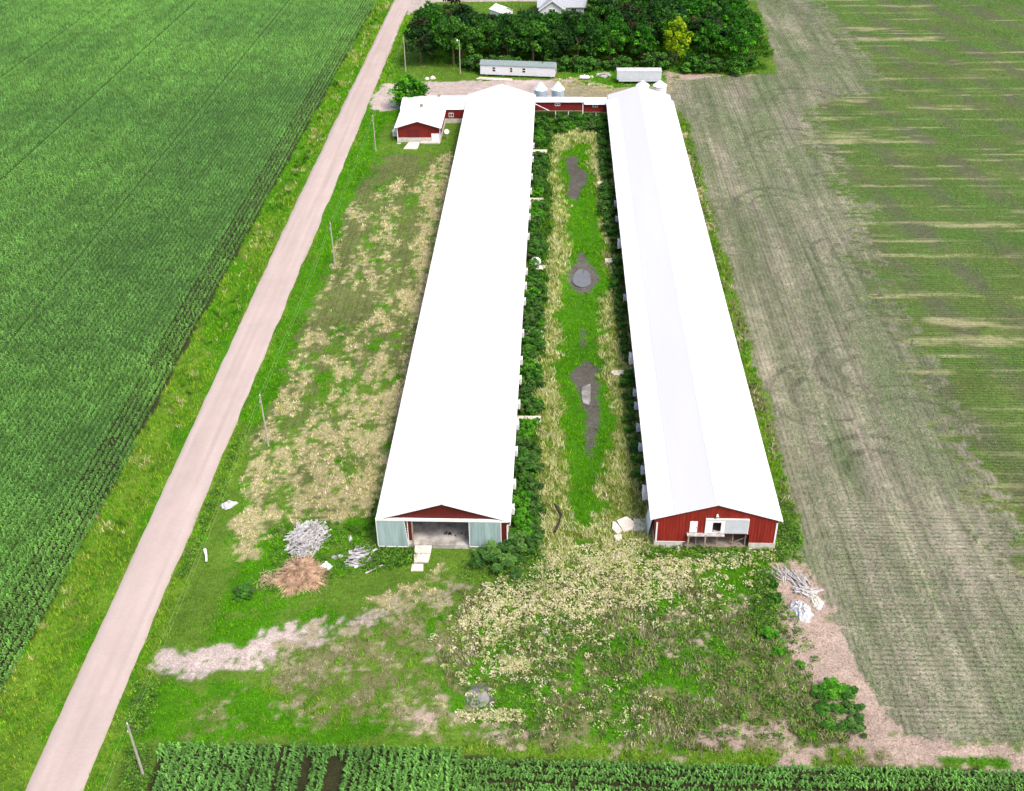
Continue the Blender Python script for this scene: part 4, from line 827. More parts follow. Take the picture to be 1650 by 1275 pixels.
# ---- houses beyond the trees
HS = thing('house', 'pale grey house with grey shingle roof and front gable, half hidden beyond the trees', 'house', (.8, 272, 0))
def gabx(mb, x0, x1, y0, y1, z0, ze, zr_):  # walls of a ridge-along-X house
    ym = (y0 + y1) / 2
    mb.box(x0, x1, y0, y0 + .15, z0, ze); mb.box(x0, x1, y1 - .15, y1, z0, ze)
    for x in (x0, x1 - .15): mb.add([(x, y0, z0), (x, y1, z0), (x, y1, ze), (x, ym, zr_), (x, y0, ze), (x + .15, y0, z0), (x + .15, y1, z0), (x + .15, y1, ze), (x + .15, ym, zr_), (x + .15, y0, ze)], [(0, 4, 3, 2, 1), (5, 6, 7, 8, 9)])
mb = MB(); gabx(mb, -4.2, 6.6, 272, 281, 0, 2.5, 5.4); mb.build('wall', M_siding, HS)
mb = MB(); mb.sheet([[(-4.8, 271.4, 2.3), (7.2, 271.4, 2.3), (7.2, 276.5, 5.6), (-4.8, 276.5, 5.6)], [(-4.8, 276.5, 5.6), (7.2, 276.5, 5.6), (7.2, 281.6, 2.3), (-4.8, 281.6, 2.3)]], .15); mb.build('roof', M_shingle2, HS)
mb = MB(); gable_poly(mb, -4.0, 1.8, 0, lambda x: 2.35 + 2.0 * (1 - abs(x + 1.1) / 2.9), -1.1, 269.5, 269.65); mb.box(-4.0, -3.85, 269.66, 272, 0, 2.35); mb.box(1.65, 1.8, 269.66, 272, 0, 2.35); mb.build('front_gable', M_siding, HS)
mb = MB(); mb.sheet([[(-4.4, 269.1, 2.2), (-1.1, 269.1, 4.5), (-1.1, 275, 4.5), (-4.4, 272, 2.2)], [(-1.1, 269.1, 4.5), (2.2, 269.1, 2.2), (2.2, 272, 2.2), (-1.1, 275, 4.5)]], .14); mb.build('gable_roof', M_shingle2, HS)
mb = MB(); mb.bar((-4.4, 269.05, 2.15), (-1.1, 269.05, 4.45), .08, .2); mb.bar((-1.1, 269.05, 4.45), (2.2, 269.05, 2.15), .08, .2); mb.each('gable_trim', M_white, HS)
win_y(HS, -1.9, -.3, 1.5, 2.5, 269.5); win_y(HS, 3.6, 4.8, 1.0, 2.0, 272)
SH = thing('shed', 'small shed with bright white roof, beyond the trees nearer the road', 'shed', (-13.4, 270, 0), math.radians(38))
mb = MB(); mb.box(-1.8, 1.8, -2.2, -2.1, 0, 2.3); mb.box(-1.8, 1.8, 2.1, 2.2, 0, 2.3); mb.box(-1.8, -1.7, -2.1, 2.1, 0, 2.3); mb.box(1.7, 1.8, -2.1, 2.1, 0, 2.3)
for y in (-2.2, 2.1): mb.add([(-1.8, y, 2.3), (1.8, y, 2.3), (0, y, 3.2), (-1.8, y + .1, 2.3), (1.8, y + .1, 2.3), (0, y + .1, 3.2)], [(0, 1, 2), (5, 4, 3), (0, 2, 5, 3), (1, 4, 5, 2)])
mb.build('wall', M_trim, SH, True)
mb = MB(); mb.sheet([[(-2.0, -2.4, 2.2), (0, -2.4, 3.25), (0, 2.4, 3.25), (-2.0, 2.4, 2.2)], [(0, -2.4, 3.25), (2.0, -2.4, 2.2), (2.0, 2.4, 2.2), (0, 2.4, 3.25)]], .06); mb.build('roof', M_white, SH, True)
mb = MB(); mb.box(-.5, .5, -2.25, -2.205, 0, 1.9); mb.build('door', M_siding, SH, True)
RS_ = thing('red_outbuilding', 'brick red outbuilding with grey roof, just showing above the trees at the top edge', 'building', (13, 288, 0))
mb = MB(); gabx(mb, 9.5, 17, 286, 292, 0, 2.6, 4.4); mb.build('wall', M_redR, RS_); mb = MB(); mb.sheet([[(9.1, 285.6, 2.5), (17.4, 285.6, 2.5), (17.4, 289, 4.6), (9.1, 289, 4.6)], [(9.1, 289, 4.6), (17.4, 289, 4.6), (17.4, 292.4, 2.5), (9.1, 292.4, 2.5)]], .1); mb.build('roof', M_shingle2, RS_)
# ---------------------------------------------------------------- poles and wires
PX_ = [(-31.18, 52.07, 6.1), (-31.13, 94.88, 6.7), (-31.41, 138.72, 6.4), (-31.78, 182.77, 6.4), (-31.83, 228.24, 7.0), (-31.9, 272, 7.6)]
wh = ['at the bottom corner of the lot beside the corn', 'beside the straw meadow, second from the front', 'beside the middle of the straw meadow', 'beside the small red building', 'on the lawn past the gravel drive', 'on the far lawn beside the trees']
for (x, y, h), s_ in zip(PX_, wh):
    t = thing('utility_pole', 'slim grey wooden utility pole ' + s_, 'utility pole', (x, y, 0), 0, 'utility poles along the road')
    mb = MB(); mb.tube([(x, y, -.3), (x, y, h * .5), (x, y, h)], [.12, .10, .075], 10); mb.build('pole', M_pole, t)
    mb = MB(); mb.tube([(x, y, h), (x, y, h + .18)], [.05, .03], 8); mb.build('insulator', M_trim, t)
    mb = MB(); mb.tube([(x - .12, y, h - .9), (x - .12, y, h - .72)], [.05, .03], 8); mb.build('insulator', M_trim, t)
for dz, dx, lb in ((.18, 0, 'upper thin power line running from pole to pole beside the road'), (-.8, -.14, 'lower thin power line running from pole to pole beside the road')):
    pts = [(-31.2, 20, 5.9 + dz)]; P2 = [(-31.2, 12, 6.1)] + PX_ + [(-31.9, 316, 7.5)]
    pts = []
    for (x0, y0, h0), (x1, y1, h1) in zip(P2[:-1], P2[1:]):
        for q in np.linspace(0, 1, 13)[:-1]: pts.append((x0 + (x1 - x0) * q + dx, y0 + (y1 - y0) * q, h0 + (h1 - h0) * q + dz - .55 * 4 * q * (1 - q)))
    mb = MB(); mb.tube(pts, .011, 5); tag(mb.build('power_line', M_wire), lb, 'power line', 'power lines')
t = thing('yard_light', 'tall yard light pole on the grass left of the mobile home', 'light pole', (-20.17, 226.95, 0))
mb = MB(); mb.tube([(-20.17, 226.95, -.2), (-20.1, 226.95, 7.0)], [.13, .08], 10); mb.build('pole', M_pole, t)
mb = MB(); mb.tube([(-20.1, 226.95, 6.9), (-20.5, 226.7, 7.15)], .03, 8); mb.build('arm', M_galv, t)
mb = MB(); mb.tube([(-20.5, 226.7, 7.2), (-20.5, 226.7, 6.95)], [.10, .20], 12); mb.build('lamp', M_trim, t)
# ---------------------------------------------------------------- slabs, pads, piles
def slab(name, poly, z0, z1, m, label, cat='slab', group=None, tilt=0):
    mb = MB(); mb.prism(poly, z0, z1)
    if tilt:
        c = np.mean([p[:2] for p in mb.v], 0); mb.v = [(x, y, z + (x - c[0]) * tilt + (y - c[1]) * tilt * .6) for x, y, z in mb.v]
    o = mb.build(name, m); return tag(o, label, cat, group)
slab('concrete_slab', [(-13.12, 79.1 - .5), (-11.5, 78.62), (-11.51, 77.62), (-13.06, 77.58)], .12, .40, M_slab, 'largest pale concrete slab of the walkway, touching the open barn doorway', 'slab', 'walkway slabs')
slab('concrete_slab', [(-13.1, 77.5), (-11.55, 77.52), (-11.64, 76.48), (-13.0, 76.5)], .08, .26, M_slab, 'middle concrete slab of the three leading to the open barn doorway', 'slab', 'walkway slabs')
slab('concrete_slab', [(-13.15, 76.3), (-12.09, 76.33), (-12.0, 75.4), (-13.16, 75.35)], .02, .13, M_slab, 'smallest, outermost concrete slab leading to the open barn doorway', 'slab', 'walkway slabs')
slab('concrete_pad', [(-4.1, 181.4), (-1.4, 181.35), (-1.4, 182.5), (-4.1, 182.5)], .0, .45, M_slab, 'narrow concrete pad among shrubs, farthest of those beside the barn nearest the road', 'pad', 'side door pads')
slab('concrete_pad', [(-4.1, 160.6), (-1.8, 160.6), (-1.8, 161.5), (-4.1, 161.5)], .0, .45, M_slab, 'narrow concrete pad among shrubs beside the barn nearest the road, second from the far end', 'pad', 'side door pads')
slab('concrete_pad', [(-2.65, 136.8), (-1.25, 136.8), (-1.25, 138.2), (-2.65, 138.2)], .0, .35, M_slab, 'square pad beside a white dome among the shrubs', 'pad', 'side door pads')
slab('concrete_pad', [(-4.1, 118.6), (-1.5, 118.7), (-1.4, 119.7), (-4.1, 119.7)], .0, .4, M_slab, 'concrete pad among shrubs, level with the small mud streak in the swale', 'pad', 'side door pads')
slab('concrete_pad', [(-4.1, 99.6), (-1.3, 99.6), (-1.3, 100.7), (-4.1, 100.7)], .0, .4, M_slab, 'nearest long concrete pad beside the barn nearest the road', 'pad', 'side door pads')
slab('concrete_pad', [(7.0, 167.3), (8.3, 167.3), (8.3, 168.5), (7.0, 168.5)], .0, .35, M_slab, 'small pad in pale grass at the far part of the barn by the bean field', 'pad', 'side door pads')
slab('concrete_pad', [(7.3, 139.2), (8.9, 139.2), (8.9, 140.5), (7.3, 140.5)], .0, .35, M_slab, 'small pad on the bean field side of the swale, level with the round mud pool', 'pad', 'side door pads')
slab('concrete_pad', [(7.4, 109.5), (9.8, 109.4), (9.8, 110.7), (7.2, 110.6), (7.0, 110.1)], .0, .35, M_slab, 'long concrete pad with a broken end, level with the largest mud patch', 'pad', 'side door pads')
slab('concrete_pad', [(8.1, 81.5), (9.85, 81.4), (9.85, 83.2), (8.2, 83.3)], .0, .25, M_conc, 'grey concrete apron at the near corner of the barn by the bean field', 'pad', 'side door pads')
slab('broken_slab', [(6.5, 82.9), (7.5, 83.4), (8.2, 82.6), (8.05, 81.6), (7.1, 81.3)], .15, .35, M_slab, 'largest tilted chunk of broken concrete beside the grey apron', 'broken concrete', 'broken slabs', .08)
slab('broken_slab', [(6.1, 82.8), (6.45, 82.7), (7.0, 81.4), (6.5, 80.9), (6.0, 81.6)], .08, .26, M_slab, 'narrow chunk of broken concrete between the large chunk and the pale grass', 'broken concrete', 'broken slabs', -.06)
slab('broken_slab', [(6.15, 80.8), (6.9, 81.0), (6.9, 80.2), (6.3, 80.0)], .04, .2, M_slab, 'smallest chunk of broken concrete, nearest the camera of the three', 'broken concrete', 'broken slabs', .05)
slab('concrete_pad', [(-26.9, 183.6), (-24.45, 183.5), (-24.3, 186.9), (-26.3, 187.0)], .0, .16, M_slab, 'square concrete pad in front of the small red building', 'pad', 'yard slabs')
slab('concrete_step', [(-24.2, 186.2), (-20.7, 186.2), (-20.7, 187.1), (-24.2, 187.1)], .0, .22, M_conc, 'grey concrete strip below the white door of the small red building', 'step')
slab('white_board', [(-28.4, 186.0), (-27.7, 186.0), (-27.7, 186.6), (-28.4, 186.6)], .05, .12, M_plastic, 'small white board in the grass by the corner of the small red building', 'board')
t = thing('air_conditioner', 'pale boxy air conditioner on the road side of the small red building', 'air conditioner', (-28.9, 189.2, 0)); mb = MB(); mb.box(-29.45, -28.5, 188.6, 189.6, .55, 1.5); mb.build('housing', M_trim, t); mb = MB(); mb.box(-29.3, -28.65, 188.57, 188.599, .68, 1.35); mb.build('grille', M_galv, t)
for x in (-29.35, -28.65): m_ = MB(); m_.box(x, x + .1, 188.7, 188.8, -.1, .549); m_.build('leg', M_wood, t)
t = thing('satellite_dish', 'small pale satellite dish on a post between the small red building and the long barn', 'satellite dish', (-19.6, 188.6, 0)); mb = MB(); mb.tube([(-19.6, 188.6, -.1), (-19.6, 188.6, 1.3)], .04, 8); mb.build('post', M_galv, t)
mb = MB(); n = 16; d_ = Vector((.2, -.8, .6)).normalized(); u_ = d_.cross(Vector((0, 0, 1))).normalized(); v_ = u_.cross(d_); c_ = Vector((-19.6, 188.5, 1.45)); vs = [c_] + [c_ + (u_ * math.cos(6.283 * i / n) + v_ * math.sin(6.283 * i / n)) * .45 + d_ * .12 for i in range(n)]; mb.add(vs, [(0, i + 1, (i + 1) % n + 1) for i in range(n)]); mb.build('dish', M_trim, t)
# white dome (well or pump cover) by the pad
t = MB(); n = 18; vs = [(-2.6, 139.3, 1.02)]; fs = []
for j, (r_, z_) in enumerate(((.35, .95), (.62, .72), (.78, .38), (.82, -.05))):
    vs += [(-2.6 + r_ * math.cos(6.283 * i / n), 139.3 + r_ * math.sin(6.283 * i / n), z_) for i in range(n)]
fs += [(0, i + 1, (i + 1) % n + 1) for i in range(n)]
for j in range(3): fs += [(1 + j * n + i, 1 + (j + 1) * n + i, 1 + (j + 1) * n + (i + 1) % n, 1 + j * n + (i + 1) % n) for i in range(n)]
t.add(vs, fs); tag(t.build('round_cover', M_white, smooth=True), 'rounded white dome among the shrubs beside the square pad', 'cover')
# lumber piles: every pile is jumbled waste nobody could count
def boards(name, c, rx, ry, n, hgt_, L, m, label, ang=None, spread=.6, kind='stuff', wd=.12):
    mb = MB(); r = random.Random(hash(label) % 999 if False else len(label) * 7 + n)
    for i in range(n):
        th = r.uniform(0, 6.283); q = math.sqrt(r.random()); x, y = c[0] + rx * q * math.cos(th), c[1] + ry * q * math.sin(th)
        z = .05 + hgt_ * (1 - q * q) * r.random() + .03; a_ = (r.uniform(0, 3.14) if ang is None else r.gauss(ang, spread)); l = L * r.uniform(.5, 1.15); tl = r.gauss(0, .12) * l
        mb.bar((x - math.cos(a_) * l / 2, y - math.sin(a_) * l / 2, max(.04, z - tl / 2)), (x + math.cos(a_) * l / 2, y + math.sin(a_) * l / 2, max(.04, z + tl / 2)), wd * r.uniform(.5, 1.7), .035, r.uniform(-.5, .5))
    return tag(mb.build(name, m), label, 'lumber pile', kind=kind)
boards('lumber_pile', (-23.85, 79.6), 1.75, 2.5, 300, .85, 1.5, M_lum, 'tall heap of bleached grey boards behind the orange brush pile', 1.1, .55, wd=.13)
boards('lumber_pile', (-18.2, 77.2), 1.05, 1.45, 75, .5, 1.5, M_lum, 'smaller heap of bleached boards by the road side door of the open barn', .25, .35, wd=.17)
boards('lumber_pile', (21.6, 75.9), 1.0, .9, 34, .2, 1.3, M_lumR, 'flattened grey boards on bare soil by the bean field, upper heap', 2.0, .25, wd=.1)
boards('lumber_pile', (23.0, 74.9), .8, 1.0, 40, .3, 1.4, M_lumR, 'raked row of pale grey boards on bare soil, right of the upper heap', 1.95, .15, wd=.1)
boards('lumber_pile', (23.5, 73.6), .9, .35, 16, .35, 1.7, M_lumR, 'crossed pale planks at the lower end of the grey board row', .05, .35, wd=.16)
mb = MB(); mb.bar((-17.4, 74.9, .12), (-15.9, 76.0, .2), .16, .04); tag(mb.build('loose_plank', M_lum), 'single loose white plank at the edge of the smaller board heap', 'plank')
mb = MB(); mb.bar((22.2, 74.0, .1), (24.0, 72.4, .16), .2, .05); tag(mb.build('loose_plank', M_lumR), 'single pale plank pointing at the crumpled white sheeting', 'plank')
def crumple(name, poly, hz, m, label, cat, seed=1, sub=7):
    """creased sheeting: an uneven closed heap"""
    r = np.random.default_rng(seed); P = np.array(poly, float); c = P.mean(0); k = []
    for i in range(len(P)):
        for t in np.linspace(0, 1, 5)[:-1]: k.append(P[i] * (1 - t) + P[(i + 1) % len(P)] * t + r.normal(0, .05, 2))
    k = np.array(k); n = len(k); vs = []; fs = []
    for j in range(sub):
        f = 1 - j / sub; zz = hz * (1 - f ** 2.5) * (.5 + .7 * r.random(n)) + (0.02 if j else -.08)
        pts = c + (k - c) * f + r.normal(0, .035, (n, 2)) * (j > 0); vs += [(p[0], p[1], z) for p, z in zip(pts, zz)]
    vs.append((c[0], c[1], hz * .8))
    for j in range(sub - 1): fs += [(j * n + i, j * n + (i + 1) % n, (j + 1) * n + (i + 1) % n, (j + 1) * n + i) for i in range(n)]
    fs += [((sub - 1) * n + i, (sub - 1) * n + (i + 1) % n, sub * n) for i in range(n)]
    mb = MB(); mb.add(vs, fs); return tag(mb.build(name, m), label, cat)
crumple('crumpled_sheeting', [(21.4, 71.6), (21.9, 72.3), (22.7, 72.5), (23.4, 71.7), (23.6, 70.6), (23.0, 69.6), (22.2, 69.8), (21.8, 70.9)], .55, M_plastic, 'large crumpled heap of white sheeting on bare soil by the bean field', 'sheeting', 3)
crumple('crumpled_sheeting', [(23.4, 72.9), (23.9, 73.3), (24.5, 72.8), (24.8, 72.0), (24.4, 71.2), (23.8, 71.4), (23.6, 72.1)], .4, mat('cream_sheeting', (.64, .60, .52), .7, .12, 2.5), 'smaller cream coloured lump beside the large crumpled white sheeting', 'sheeting', 5)
crumple('white_sheet', [(-33.9, 84.6), (-33.0, 85.4), (-32.0, 85.0), (-32.4, 84.5), (-33.1, 84.0)], .35, M_plastic, 'white crumpled sheet lying in the grass at the road ditch', 'sheet', 6)
crumple('white_scrap', [(-.75, 67.9), (-.4, 68.3), (0, 68.0), (-.1, 67.6), (-.5, 67.5)], .2, M_plastic, 'small white scrap lying in the weeds in front of the swale', 'scrap', 7)
crumple('flat_board', [(-22.0, 75.8), (-21.45, 76.6), (-20.6, 75.9), (-21.1, 75.1)], .28, M_white, 'square white panel between the orange brush pile and the smaller board heap', 'panel', 8, 3)
crumple('flat_board', [(-21.1, 77.1), (-20.0, 77.6), (-19.8, 77.2), (-20.6, 76.8)], .2, M_plastic, 'small white scrap between the two board heaps', 'scrap', 9, 3)
crumple('white_scrap', [(-19.9, 79.7), (-19.6, 80.2), (-19.4, 79.7), (-19.6, 79.4)], .4, M_plastic, 'tiny white scrap standing in weeds beside the tall board heap', 'scrap', 12, 3)
mb = MB(); mb.tube([(-33.3, 77.4, .5), (-33.0, 76.7, .35), (-32.8, 76.0, .3)], [.16, .10, .10], 10); tag(mb.build('drain_pipe', M_white), 'short white drain pipe poking out of the weeds at the road ditch', 'pipe')
mb = MB(); mb.tube([(.30, 84.6, .9), (.55, 84.2, .75), (.98, 83.2, .6), (.75, 82.1, .5), (.40, 81.1, .25)], [.09, .16, .15, .12, .14], 10); tag(mb.build('bent_pipe', M_pipe), 'black bent metal pipe lying across pale grass near the open barn', 'pipe')
# brush pile of dead branches
mb = MB(); r = random.Random(5)
for i in range(1300):
    th = r.uniform(0, 6.283); q = math.sqrt(r.random()); x, y = -23.7 + 1.45 * q * math.cos(th) + .2, 74.6 + 1.6 * q * math.sin(th); z = 1.35 * (1 - q * q) * r.random() + .08
    a_ = th + r.gauss(0, 1.1); l = r.uniform(.5, 1.4); mb.bar((x, y, z), (x + math.cos(a_) * l, y + math.sin(a_) * l, max(.04, z - .25 * l + r.gauss(0, .15))), .028 * r.uniform(.6, 1.7), .025)
for i in range(420):
    th = r.choice([-2.6, -1.7, -.5, .1, 2.0, 1.4]) + r.gauss(0, .16); q = r.uniform(1.0, 2.3); x, y = -23.6 + q * math.cos(th), 74.5 + q * math.sin(th); a_ = th + r.gauss(0, .35); l = r.uniform(.6, 1.3)
    z = max(.1, .75 - .25 * q + r.gauss(0, .15)); mb.bar((x, y, z), (x + math.cos(a_) * l, y + math.sin(a_) * l, max(.05, z - .3)), .02, .02)
tag(mb.build('brush_pile', mat('dead_orange_brush', (.34, .21, .13), .9, .4, 1.6, c2=(.52, .36, .24))), 'heap of dead orange brown branches beside the tall board heap', 'brush pile', kind='stuff')
mb = MB(); r = random.Random(8)
for i in range(160):
    x, y = -26.3 + r.gauss(0, .5), 73.9 + r.gauss(0, .45); a_ = r.uniform(0, 6.28); l = r.uniform(.2, .6); mb.bar((x, y, .1 + r.random() * .3), (x + math.cos(a_) * l, y + math.sin(a_) * l, .08 + r.random() * .3), .03)
tag(mb.build('brush_pile', mat('dead_tan_brush', (.46, .36, .22), .9, .35, 1.2)), 'low clump of tan twigs left of the orange brush pile', 'brush pile', kind='stuff')
for (x, y, r_, lb) in ((-26.8, 223.3, .5, 'smaller of two pale boulders beside the gravel drive'), (-25.65, 223.7, .62, 'larger of two pale boulders beside the gravel drive')):
    bm_ = MB(); n = 10; rr = random.Random(int(r_ * 100)); vs = []; fs = []
    for j in range(6):
        ph = math.pi / 2 * j / 5
        for i in range(n): q = r_ * (1 + rr.uniform(-.12, .12)); vs.append((x + q * math.cos(ph) * math.cos(6.283 * i / n), y + q * math.cos(ph) * math.sin(6.283 * i / n), q * math.sin(ph) * .95 - .05))
    for j in range(5): fs += [(j * n + i, j * n + (i + 1) % n, (j + 1) * n + (i + 1) % n, (j + 1) * n + i) for i in range(n)]
    bm_.add(vs, fs); tag(bm_.build('boulder', M_stone, smooth=True), lb, 'boulder', 'boulders')
boards('scrap_heap', (9.9, 225.6), 1.3, .9, 40, .5, 1.6, M_lumR, 'scrap heap of pale panels in front of the trees left of the box trailer', .1, .5, wd=.45)
crumple('white_scrap', [(6.9, 224.5), (7.5, 225.0), (7.9, 224.4), (7.3, 224.1)], .4, M_stone, 'pale lump in the grass between the gas tank and the scrap heap', 'scrap', 10, 4)
slab('gravel_pad', [(-16.6, 223.2), (-12, 222.6), (-9, 222.2), (-9, 223.4), (-16.0, 224.6)], .02, .08, M_slab, 'pale rubble strip along the front of the mobile home', 'pad')
mb = MB(); r = random.Random(4)
for i in range(14):
    x, y = -10.0 + r.gauss(0, .3) * (3 if i % 4 == 0 else 1), 80.2 + r.gauss(0, .18); a_ = r.uniform(0, 3.1); mb.bar((x, y, .48), (x + math.cos(a_) * .2, y + math.sin(a_) * .2, .5 + r.random() * .05), .08, .04)
tag(mb.build('litter', M_pipe), 'dark bits of litter on the concrete floor inside the open barn door', 'litter', kind='stuff')
for x, y, s_, lb in ((19.0, 79.0, .3, 'pale stone under the outer corner of the brick red barn front'), (12.2, 79.0, .28, 'pale stone below the corner post of the brick red barn front')):
    crumple('stone', [(x - s_, y), (x, y + s_ * .8), (x + s_, y), (x, y - s_ * .8)], s_ * 1.3, M_stone, lb, 'stone', int(x))
# ================================================================= TREES AND SHRUBS
def lerp_cols(base_, n, cv): return base_ * (1 + rng.uniform(-cv, cv, (n, 1)))
def crown_mesh(name, rx, rz, zc_, nb, nl, size, cols, hollow=.55, up=.4, conic=0):
    """many leaf clumps spread through an uneven volume"""
    th = rng.uniform(0, 6.283, nb); ct = rng.uniform(-.75, 1, nb); sn = np.sqrt(1 - ct ** 2); rad = rng.uniform(hollow, 1.0, nb) * (1 + .12 * np.sin(3 * th + rng.uniform(0, 6)))
    cx = rx * rad * sn * np.cos(th); cy = rx * rad * sn * np.sin(th); cz = zc_ + rz * rad * ct
    if conic: k = np.clip(1.15 - conic * (cz - zc_ + rz) / (2 * rz), .1, 1.2); cx *= k; cy *= k
    br = rx * rng.uniform(.16, .34, nb); base_ = np.array([alb(c, 1.4) for c in cols]); pick = rng.integers(0, len(base_), nb)
    N = nb * nl; t2 = rng.uniform(0, 6.283, N); c2 = rng.uniform(-.6, 1, N); s2 = np.sqrt(1 - c2 ** 2); b = np.repeat(br, nl) * rng.uniform(.6, 1.05, N)
    C3 = np.stack([np.repeat(cx, nl) + b * s2 * np.cos(t2), np.repeat(cy, nl) + b * s2 * np.sin(t2), np.repeat(cz, nl) + b * c2 * .85], 1)
    C3[:, 2] = np.maximum(C3[:, 2], .1)
    V, C = leafcloud(C3, np.full(N, size), np.repeat(base_[pick], nl, 0), up, .22)
    return V, C
def trunk_mesh(h, r0, rx, nl=5):
    mb = MB(); rr = random.Random(int(h * 100)); mb.tube([(0, 0, -.3), (rr.gauss(0, .1), rr.gauss(0, .1), h * .3), (rr.gauss(0, .2), rr.gauss(0, .2), h * .55), (rr.gauss(0, .25), rr.gauss(0, .25), h * .85)], [r0, r0 * .8, r0 * .5, r0 * .12], 8)
    for k in range(nl):
        a_ = 6.283 * k / nl + rr.uniform(-.4, .4); z = h * rr.uniform(.22, .5); mb.tube([(0, 0, z), (math.cos(a_) * rx * .4, math.sin(a_) * rx * .4, z + h * .14), (math.cos(a_) * rx * .8, math.sin(a_) * rx * .8, z + h * .28)], [r0 * .4, r0 * .22, r0 * .06], 6)
    return mb
def make_tree(kind, h, rx, cols, nb=62, nl=50, size=.29, conic=0, low=.16, bark=None):
    root = thing(kind, 'x', 'tree'); rz = h * (1 - low) / 2
    V, C = crown_mesh('crown', rx, rz, h - rz, nb, nl, size, cols, conic=conic); np_mesh('crown', V, quad(V), M_leaf, C, root)
    trunk_mesh(h, .20, rx).build('trunk', bark or M_bark, root, True); return root
def dup(root, loc, rz, sc, label, group):
    r_ = root.copy(); COL.objects.link(r_); r_.location = loc; r_.rotation_euler = (0, 0, rz); r_.scale = (sc[0], sc[0], sc[1])
    for k in ('label', 'group', 'category'):
        pass
    r_['label'] = label; r_['category'] = root['category']
    if group: r_['group'] = group
    for ch in root.children: c = ch.copy(); COL.objects.link(c); c.parent = r_
    return r_
DG = [(62, 118, 38), (78, 138, 44), (52, 98, 36), (98, 158, 52), (66, 110, 48)]
DD = [(44, 84, 40), (56, 92, 46), (38, 70, 36), (78, 84, 54), (64, 110, 48)]
BR = [(84, 180, 34), (70, 152, 34), (106, 194, 44), (58, 126, 32)]
protos = {
 'broadleaf_tree': [make_tree('broadleaf_tree', 9, 3.5, DG), make_tree('broadleaf_tree', 9, 3.3, BR[1:] + DG[:2]), make_tree('broadleaf_tree', 9, 3.7, DG + DD[:2])],
 'dark_tree': [make_tree('dark_tree', 9, 3.0, DD, conic=.35), make_tree('dark_tree', 9, 3.2, DD + [(84, 72, 52)], conic=.25)],
 'conifer': [make_tree('conifer', 9, 2.7, [(36, 78, 46), (48, 96, 52), (32, 64, 40)], conic=.75, size=.2)]}
used_p = set()
def place(kind, v, x, y, h, wsc, label, group=None):
    p = protos[kind][v % len(protos[kind])]; s = (wsc * h / 9, h / 9); rz = random.uniform(0, 6.28)
    if p not in used_p:
        used_p.add(p); p.location = (x, y, 0); p.rotation_euler = (0, 0, rz); p.scale = (s[0], s[0], s[1]); p['label'] = label
        if group: p['group'] = group
        return p
    return dup(p, (x, y, 0), rz, s, label, group)
random.seed(21)
LBL = {'broadleaf_tree': 'leafy green tree in the dense windbreak beyond the yard', 'dark_tree': 'dark dull green tree in the dense windbreak beyond the yard', 'conifer': 'narrow blue green conifer in the dense windbreak beyond the yard'}
GRP = {'broadleaf_tree': 'leafy green trees of the windbreak', 'dark_tree': 'dark trees of the windbreak', 'conifer': 'conifers of the windbreak'}
def clear(x, y):
    if -16 < x < -10.5 and y > 262: return False
    if -5.5 < x < 7.5 and y > 264: return False
    if x < -14 and y > 262: return False
    if x < 8 and y > 272: return False
    if 20 < x < 31 and y < 238: return False
    return True
def cap(x, y):
    # lower growth in front of the house and the shed, so both show above it
    lim = 21 if -8 < x < 8.5 else (24 if -18 < x <= -8 else (8 if x <= -18 else -60)); lo, hi = 0.0, 14.0
    for _ in range(20):
        z = (lo + hi) / 2; q = R.T @ (np.array([x, y, z - CH])); py_ = H_ / 2 + F_ * q[1] / q[2]
        if py_ > lim: lo = z
        else: hi = z
    return lo
ORD = ['first', 'second', 'third', 'fourth', 'fifth', 'sixth', 'seventh', 'eighth', 'ninth', 'tenth', 'eleventh', 'twelfth', 'thirteenth', 'fourteenth', 'fifteenth', 'sixteenth', 'seventeenth', 'eighteenth', 'nineteenth', 'twentieth', 'twenty-first', 'twenty-second', 'twenty-third', 'twenty-fourth', 'twenty-fifth', 'twenty-sixth', 'twenty-seventh', 'twenty-eighth', 'twenty-ninth', 'thirtieth']
TREES = []
yy = 233.0; row = 0
while yy < 300:
    xa = np.interp(yy, [230, 240, 262, 300], [-28, -29.5, -27, -18]); xb = np.interp(yy, [230, 250, 288], [42, 43.5, 47.5])
    x = xa + (2.5 if row % 2 else 0)
    while x < xb:
        px, py = x + random.uniform(-1, 1), yy + random.uniform(-1, 1)
        if clear(px, py):
            u = random.random(); edge = x > xb - 7
            kind = 'broadleaf_tree' if (u < .55 or edge) else ('dark_tree' if u < .88 else 'conifer')
            h = random.uniform(6.4, 10.6) * (1.12 if px < -12 and yy < 250 else 1) * (.8 if edge else 1) * (.92 if yy > 255 else 1)
            h = min(h, cap(px, py))
            if h > 3.2: TREES.append((kind, 1 if edge else random.randrange(3), px, py, h, random.uniform(.85, 1.1) * (9 / max(h, 6)) ** .5, row))
        x += random.uniform(5.0, 6.2)
    yy += 5.6; row += 1
ROWN = ['front', 'second', 'third', 'fourth', 'fifth', 'sixth', 'seventh', 'eighth', 'ninth', 'tenth', 'eleventh', 'twelfth', 'thirteenth']
def spot(x):
    for lim, t in ((-23, 'at its road end'), (-15, 'left of the mobile home'), (-8, 'behind the mobile home left half'), (0, 'behind the mobile home right half'), (7, 'behind the propane tank'), (13, 'behind the scrap heap'), (21, 'behind the box trailer'), (29, 'near the yellow green tree'), (36, 'right of the yellow green tree')):
        if x < lim: return t
    return 'at the bean field edge'
cnt = {}
for t_ in TREES: cnt.setdefault((t_[0], t_[6], spot(t_[2])), []).append(t_)
